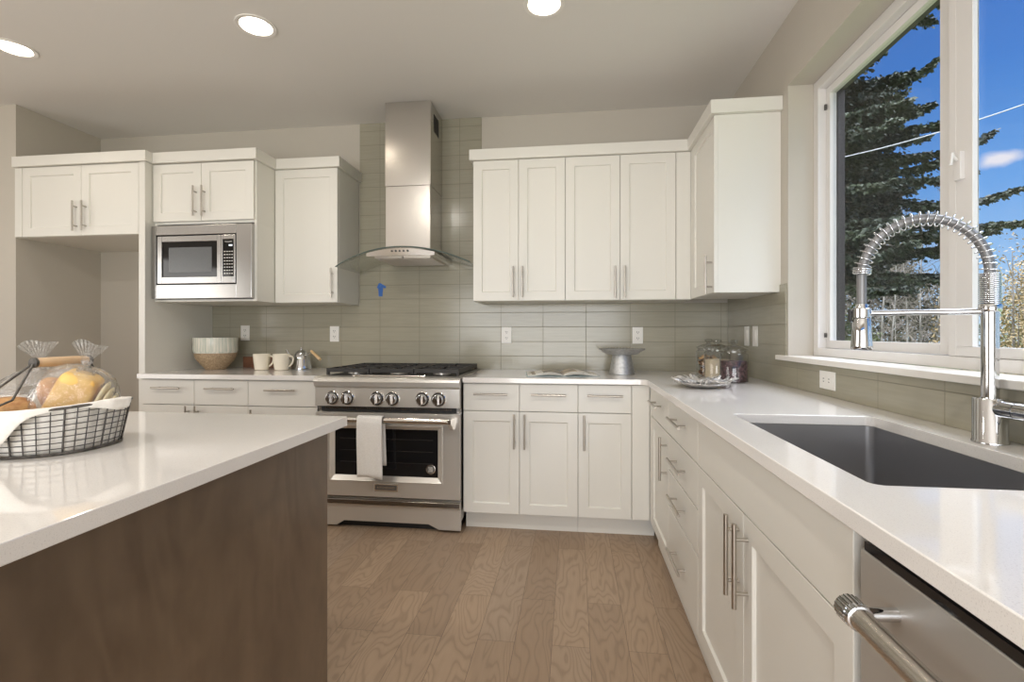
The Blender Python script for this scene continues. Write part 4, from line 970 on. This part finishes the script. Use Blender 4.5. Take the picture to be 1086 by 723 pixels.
t = thing('cake_stand', 'galvanized metal cake stand with a fluted rim, on the back right worktop', 'cake stand', (.308, 3.170, ZC))
c = (.308, 3.170, ZC)
B().lathe([(.080, .0006), (.081, .004), (.079, .010), (.068, .070), (.058, .122), (.057, .1245)], c, 40).build('pedestal', 'galvanized', t, smooth=True)
def rimpt(u, v):
    a = 2*PI*u; prof = [(.0, .1255), (.060, .1255), (.092, .127), (.100, .131), (.122, .146), (.143, .160), (.145, .1615)]
    q = v*(len(prof)-1); i = min(int(q), len(prof)-2); f_ = q-i; r = prof[i][0]*(1-f_)+prof[i+1][0]*f_; h = prof[i][1]*(1-f_)+prof[i+1][1]*f_
    if r > .10: h += .0022*math.sin(a*44)*(r-.10)/.04; r += .0012*math.sin(a*44)
    return (c[0]+r*math.cos(a), c[1]+r*math.sin(a), c[2]+h)
b = B(); b.grid(rimpt, 176, 12, True); b.build('plate', 'galvanized', t, smooth=True, solid=.0016, angle=70)

def jar(x, y, m, fill, lab, r=.071, chunky=None):
    t = thing('glass_jar', lab, 'jar', (x, y, ZC), 'lidded glass jars'); c = (x, y, ZC)
    B().lathe([(.0, .0006), (r-.006, .0006), (r, .006), (r, .148), (r-.003, .154), (r-.010, .158), (r-.010, .166), (r-.004, .168)], c, 40, caps=False).build('vessel', 'jar_glass', t, smooth=True)
    b = B(); b.lathe([(r-.002, .170), (r+.001, .173), (r-.002, .178), (r*.62, .190), (.020, .196), (.011, .199), (.010, .204), (.019, .209), (.0235, .217), (.019, .225), (.0, .228)], c, 36, caps=False); b.build('lid', 'jar_glass', t, smooth=True)
    rf = r-.005; hf = fill
    if chunky is None:
        def fn(u, v):
            a = 2*PI*u
            if v < .5: k_ = v/.5; return (x+rf*math.cos(a), y+rf*math.sin(a), ZC+.004+(hf-.004)*k_)
            k_ = (v-.5)/.5; rr = rf*(1-k_); return (x+rr*math.cos(a), y+rr*math.sin(a), ZC+hf+.006*k_+.002*math.sin(a*5+k_*4)*(1-k_))
        f_ = B().grid(fn, 36, 10, True).add([(x+rf*math.cos(2*PI*i/36), y+rf*math.sin(2*PI*i/36), ZC+.004) for i in range(36)], [tuple(range(36))]).build('contents', m, t, smooth=True)
    else:
        rs = random.Random(5); b = B()
        for k_ in range(110):
            a = rs.uniform(0, 2*PI); rr = (r-.0225)*rs.uniform(0, 1)**.35; h = .012+(fill-.016)*k_/110
            e_ = Euler((rs.uniform(-1, 1), rs.uniform(-1, 1), rs.uniform(0, 6)))
            q = blob((x+rr*math.cos(a), y+rr*math.sin(a), ZC+h), (.0165, .0165, .006), e_, '', '', e=2.2, nu=12, nv=7, bump=.05, seed=k_); b.add(q.v, q.f)
        f_ = b.build('contents', m, t, smooth=True)
        f_['kind'] = 'stuff'
    return t
jar(.848, 2.712, 'beans', .112, 'lidded glass jar of dark beans, nearest of the three jars in the corner')
jar(.826, 2.935, 'grain', .108, 'lidded glass jar of beige grain, middle of the three jars in the corner')
jar(.826, 3.115, 'cookies', .122, 'lidded glass jar of brown cookies, farthest of the three jars in the corner', chunky=1)

# crinkled silver dish with woven-looking strips
t = thing('silver_dish', 'shallow silver dish of overlapping strips on the right worktop, before the jars', 'dish', (.622, 2.450, ZC)); c = Vector((.622, 2.450, ZC))
b = B(); b.lathe([(.0, .001), (.060, .001), (.085, .008), (.125, .022), (.124, .0245), (.083, .011), (.058, .004), (.0, .004)], tuple(c), 40, caps=False); b.build('dish_base', 'silver_strip', t, smooth=True)
rs = random.Random(9); b = B()
for k_ in range(30):
    a = 2*PI*k_/30+rs.uniform(-.1, .1); d = Vector((math.cos(a), math.sin(a), 0)); sd = Vector((-d.y, d.x, 0)); ln = rs.uniform(.070, .098); r0 = rs.uniform(.055, .075); wd = rs.uniform(.010, .016); tw = rs.uniform(-.5, .5)
    P = []
    for i in range(7):
        f_ = i/6; q = c+d*(r0+ln*f_)+Vector((0, 0, .014+.030*f_+.006*math.sin(f_*5+k_)))+sd*(.03*tw*f_)
        wv = sd*math.cos(tw)+Vector((0, 0, math.sin(tw))); P.append((q-wv*wd*(1-.55*f_*f_), q+wv*wd*(1-.55*f_*f_)))
    vs = [tuple(p) for pr in P for p in pr]; b.add(vs, [(2*i, 2*i+1, 2*i+3, 2*i+2) for i in range(6)])
b.build('outer_strips', 'silver_strip', t, smooth=True, solid=.0016, fix=False, angle=60)
b = B()
for k_ in range(16):
    a = rs.uniform(0, PI); o_ = rs.uniform(-.06, .06); d = Vector((math.cos(a), math.sin(a), 0)); sd = Vector((-d.y, d.x, 0)); ln = rs.uniform(.06, .10)
    P = []
    for i in range(7):
        f_ = i/3-1; q = c+d*(ln*f_)+sd*o_+Vector((0, 0, .020+.012*f_*f_+rs.uniform(0, .006))); P.append((q-sd*.007, q+sd*.007+Vector((0, 0, .004))))
    b.add([tuple(p) for pr in P for p in pr], [(2*i, 2*i+1, 2*i+3, 2*i+2) for i in range(6)])
b.build('inner_strips', 'silver_strip', t, smooth=True, solid=.0016, fix=False, angle=60)

# ------------------------------------------------------------------ outdoors
GZ = -1.6
struct('ground', B().box(1.6, 70, -30, 90, GZ-.2, GZ), 'grass')
def spray(b, p, d, ln, rs, wd=.035, nb=6, size=.13):
    """a twig's flat sprays of needles"""
    d = d.normalized(); sd = d.cross(Vector((0, 0, 1)))
    sd = sd.normalized() if sd.length > .01 else Vector((1, 0, 0))
    for i in range(nb):
        f_ = (i+rs.random())/nb; q = p+d*ln*f_; s_ = 1 if i % 2 else -1
        e = (d*.7+sd*s_*rs.uniform(.3, .9)+Vector((0, 0, rs.uniform(-.55, .10)))).normalized()*size*rs.uniform(.6, 1.2)*(1-.45*f_)
        wv = (e.cross(Vector((rs.uniform(-1, 1), rs.uniform(-1, 1), rs.uniform(-1, 1))))).normalized()*wd*rs.uniform(.5, 1)
        b.add([tuple(q-wv*.4), tuple(q+e*.5-wv), tuple(q+e), tuple(q+e*.5+wv)], [(0, 1, 2, 3)])
def limb(p0, p1, droop, k_=10):
    P = []
    for i in range(k_+1):
        f_ = i/k_; q = Vector(p0).lerp(Vector(p1), f_); q.z -= droop*math.sin(PI*f_*.95)*(.6+.4*f_); P.append(q)
    return P
def conifer(name, base, top, rtrunk, limbs, lab, seed, size=.17, dens=32, wd=.05):
    rs = random.Random(seed); t = thing(name, lab, 'tree', tuple(base), 'trees outside the window')
    base = Vector(base); top = Vector(top)
    B().tube([base.lerp(top, i/10) for i in range(11)], [rtrunk*(1-.93*i/10) for i in range(11)], 10).build('trunk', 'bark', t, smooth=True)
    bb = B(); bf = B()
    for (z, tip, droop) in limbs:
        f0 = (z-base.z)/(top.z-base.z); p0 = base.lerp(top, f0); P = limb(p0, tip, droop)
        ln = (Vector(tip)-p0).length
        bb.tube(P, [max(.006, .035*ln/4*(1-i/10.5)) for i in range(11)], 5)
        k_ = max(8, int(dens*ln))
        for i in range(k_):
            f_ = .10+.90*(i/k_); q = f_*10; j = min(int(q), 9); p = P[j].lerp(P[j+1], q-j); d = (P[j+1]-P[j]).normalized(); sd = d.cross(Vector((0, 0, 1))).normalized()
            for s_ in (1, -1):
                e = d*rs.uniform(.4, 1.0)+sd*s_*rs.uniform(.25, .9)+Vector((0, 0, rs.uniform(-.75, .05)))
                spray(bf, p, e, (.16+.50*(1-f_))*rs.uniform(.5, 1.1), rs, wd, 6, size)
    bb.build('branches', 'bark', t); bf.build('foliage', 'needles', t, fix=False)
    return t
TB_ = Vector((5.62, 11.85, GZ)); TT = Vector((5.62, 11.85, 10.6))
limbs = [(6.9, (8.10, 12.10, 7.45), .55), (6.3, (8.18, 12.3, 6.50), .25), (6.0, (8.2, 11.7, 5.86), .25), (5.4, (8.5, 12.1, 5.35), .2), (5.0, (8.6, 11.8, 4.75), .3), (4.8, (9.35, 12.25, 5.80), .5),
         (4.6, (9.95, 12.3, 4.55), .55), (4.3, (10.4, 12.4, 3.85), .45), (3.9, (8.9, 11.6, 3.45), .35), (3.6, (9.2, 12.6, 3.30), .4), (9.2, (7.75, 11.9, 8.45), .05), (9.6, (8.25, 12.0, 8.55), -.1), (9.4, (7.98, 12.0, 8.22), .1), (9.0, (7.62, 11.95, 8.20), .05)]
rs = random.Random(21)
for i in range(64):
    z = 2.3+7.2*i/64; ln = max(.7, 3.0-.28*(z-2.0))*rs.uniform(.65, 1.0); a = rs.uniform(0, 2*PI)
    limbs.append((z, (TB_.x+ln*math.cos(a), TB_.y+ln*math.sin(a), z-.35*rs.uniform(.2, 1.2)), .25*rs.uniform(0, 1)))
for i in range(26):
    z = 2.5+4.6*i/26; ln = max(.7, 3.1-.22*(z-2.0))*rs.uniform(.6, .92); a = rs.uniform(-.5, .6)
    limbs.append((z, (TB_.x+ln*math.cos(a), TB_.y+ln*math.sin(a), z-.2*rs.uniform(-.3, 1.2)), .25*rs.uniform(0, 1)))
conifer('conifer_tree', TB_, TT, .20, limbs, 'tall dark conifer filling the left window pane with drooping branches', 4)
def far_conifer(x, y, h, lab, seed):
    rs = random.Random(seed); L_ = []
    for i in range(44):
        z = GZ+.6+(h-.8)*i/44; ln = (.25+h*.22*(1-i/44))*rs.uniform(.7, 1.1); a = rs.uniform(0, 2*PI); L_.append((z, (x+ln*math.cos(a), y+ln*math.sin(a), z-.3), .1))
    conifer('conifer_tree', (x, y, GZ), (x, y, GZ+h), .14, L_, lab, seed, .30, 10, .09)
far_conifer(23.0, 49.0, 15.0, 'dark conifer far behind the birches at the left of the left pane', 31)
far_conifer(30.5, 51.0, 14.2, 'dark conifer far behind the birches at the right of the left pane', 32)

def birch(x, y, h, r, lean, lab, seed):
    rs = random.Random(seed); t = thing('birch_tree', lab, 'tree', (x, y, GZ), 'bare birches outside the window')
    P = [Vector((x+lean*i/12+.05*math.sin(i*.9+seed), y+.05*math.cos(i*.7+seed), GZ+h*i/12)) for i in range(13)]
    B().tube(P, [r*(1-.8*i/12) for i in range(13)], 7).build('trunk', 'birch_bark', t, smooth=True)
    b = B()
    for k_ in range(90):
        f_ = rs.uniform(.22, 1); q = f_*12; j = min(int(q), 11); p = P[j].lerp(P[j+1], q-j); a = rs.uniform(0, 2*PI); ln = rs.uniform(.35, .95)*(1.15-f_*.6)
        d = Vector((math.cos(a), math.sin(a), rs.uniform(.4, 1.3))).normalized()
        e = p+d*ln; m_ = p.lerp(e, .5)+Vector((0, 0, -.05)); b.tube([p, m_, e], [.011, .008, .004], 3, caps=False)
        for _ in range(4):
            s_ = p.lerp(e, rs.uniform(.3, 1)); dd = (d+Vector((rs.uniform(-.8, .8), rs.uniform(-.8, .8), rs.uniform(-.5, .6)))).normalized()*ln*.5
            b.tube([s_, s_+dd], [.006, .003], 3, caps=False)
    b.build('twigs', 'twig', t, fix=False)
spots = [(8.52, 15.7, 'first'), (11.5, 20.1, 'second'), (10.5, 17.7, 'third'), (13.6, 22.3, 'fourth'), (15.5, 24.6, 'fifth'), (13.0, 20.2, 'sixth'), (11.95, 18.0, 'seventh'), (18.5, 27.0, 'eighth')]
for i, (x, y, w_) in enumerate(spots):
    birch(x, y, 7.2+.7*math.sin(i*2.1)+.22*(y-16), .034+.012*math.sin(i*1.7), .55*math.sin(i*1.3), 'pale bare birch low in the left window pane, %s from the left' % w_, 50+i)
def bush(x, y, rx, rz, m, lab, seed, n_=2600, leaf=.10, name='leafy_bush', z0=0.0):
    rs = random.Random(seed); t = thing(name, lab, 'bush', (x, y, GZ), 'bushes outside the window'); b = B(); st = B()
    cl = [(Vector((rs.uniform(-.75, .75)*rx, rs.uniform(-.75, .75)*rx, rz*rs.uniform(.15, .80))), rs.uniform(.28, .48)) for _ in range(16)]
    for _ in range(n_):
        c_, k_ = rs.choice(cl); d = Vector((rs.gauss(0, 1), rs.gauss(0, 1), rs.gauss(0, 1))).normalized()*rs.uniform(.4, 1)**.5*k_
        p = Vector((x, y, GZ+z0))+c_+Vector((d.x*rx, d.y*rx, d.z*rz*.7)); e = Vector((rs.uniform(-1, 1), rs.uniform(-1, 1), rs.uniform(-1, .6))).normalized()*leaf*rs.uniform(.6, 1.3); w_ = e.cross(Vector((rs.uniform(-1, 1), rs.uniform(-1, 1), rs.uniform(-1, 1)))).normalized()*leaf*.35
        b.add([tuple(p-e), tuple(p+w_), tuple(p+e), tuple(p-w_)], [(0, 1, 2, 3)])
    for c_, k_ in cl:
        q = Vector((x, y, GZ+z0))+c_; st.tube([Vector((x+c_.x*.1, y+c_.y*.1, GZ)), Vector((x+c_.x*.6, y+c_.y*.6, GZ+c_.z*.5)), q, q+Vector((c_.x*.3, c_.y*.3, rz*.22))], [.05, .035, .02, .008], 5)
    st.build('stems', 'twig', t); b.build('leaves', m, t, fix=False)
bush(7.7, 14.2, 1.1, 3.6, 'leaves_green', 'green leafy bush at the lower left of the left pane', 71, 2600, .08)
bush(15.4, 30.6, 2.7, 8.8, 'leaves_brown', 'dull brown thicket behind the birches at the left', 72, 7000, .16)
bush(24.7, 38.3, 3.4, 10.0, 'leaves_brown', 'dull brown thicket behind the birches at the right', 73, 7000, .16)
bush(12.0, 14.9, 1.35, 5.2, 'leaves_gold', 'golden brown autumn shrub at the left of the right pane', 75, 7000, .055)
bush(16.2, 18.4, 1.7, 6.3, 'leaves_gold', 'golden brown autumn shrub at the far right window edge', 76, 7500, .065)
bush(19.6, 23.0, 2.2, 5.6, 'leaves_green', 'green bush standing behind the autumn shrubs', 77, 3600, .11)
# overhead cable
P = []
for i in range(41):
    f_ = i/40-.25; p = Vector((4.8, 9.68, 4.40)).lerp(Vector((6.45, 7.87, 4.47)), f_*2.0); p.z += .22*(f_*2.0-.5)**2-.05; P.append(p)
tag(B().tube(P, .009, 6).build('power_line', mat('cable_grey', (0.45, 0.45, 0.46), 0.5) and (M.__setitem__('cable_grey', bpy.data.materials['cable_grey']) or 'cable_grey'), smooth=True, loc=tuple(P[0])), 'thin grey overhead cable crossing the sky outside the window', 'cable')
bpy.context.view_layer.update()
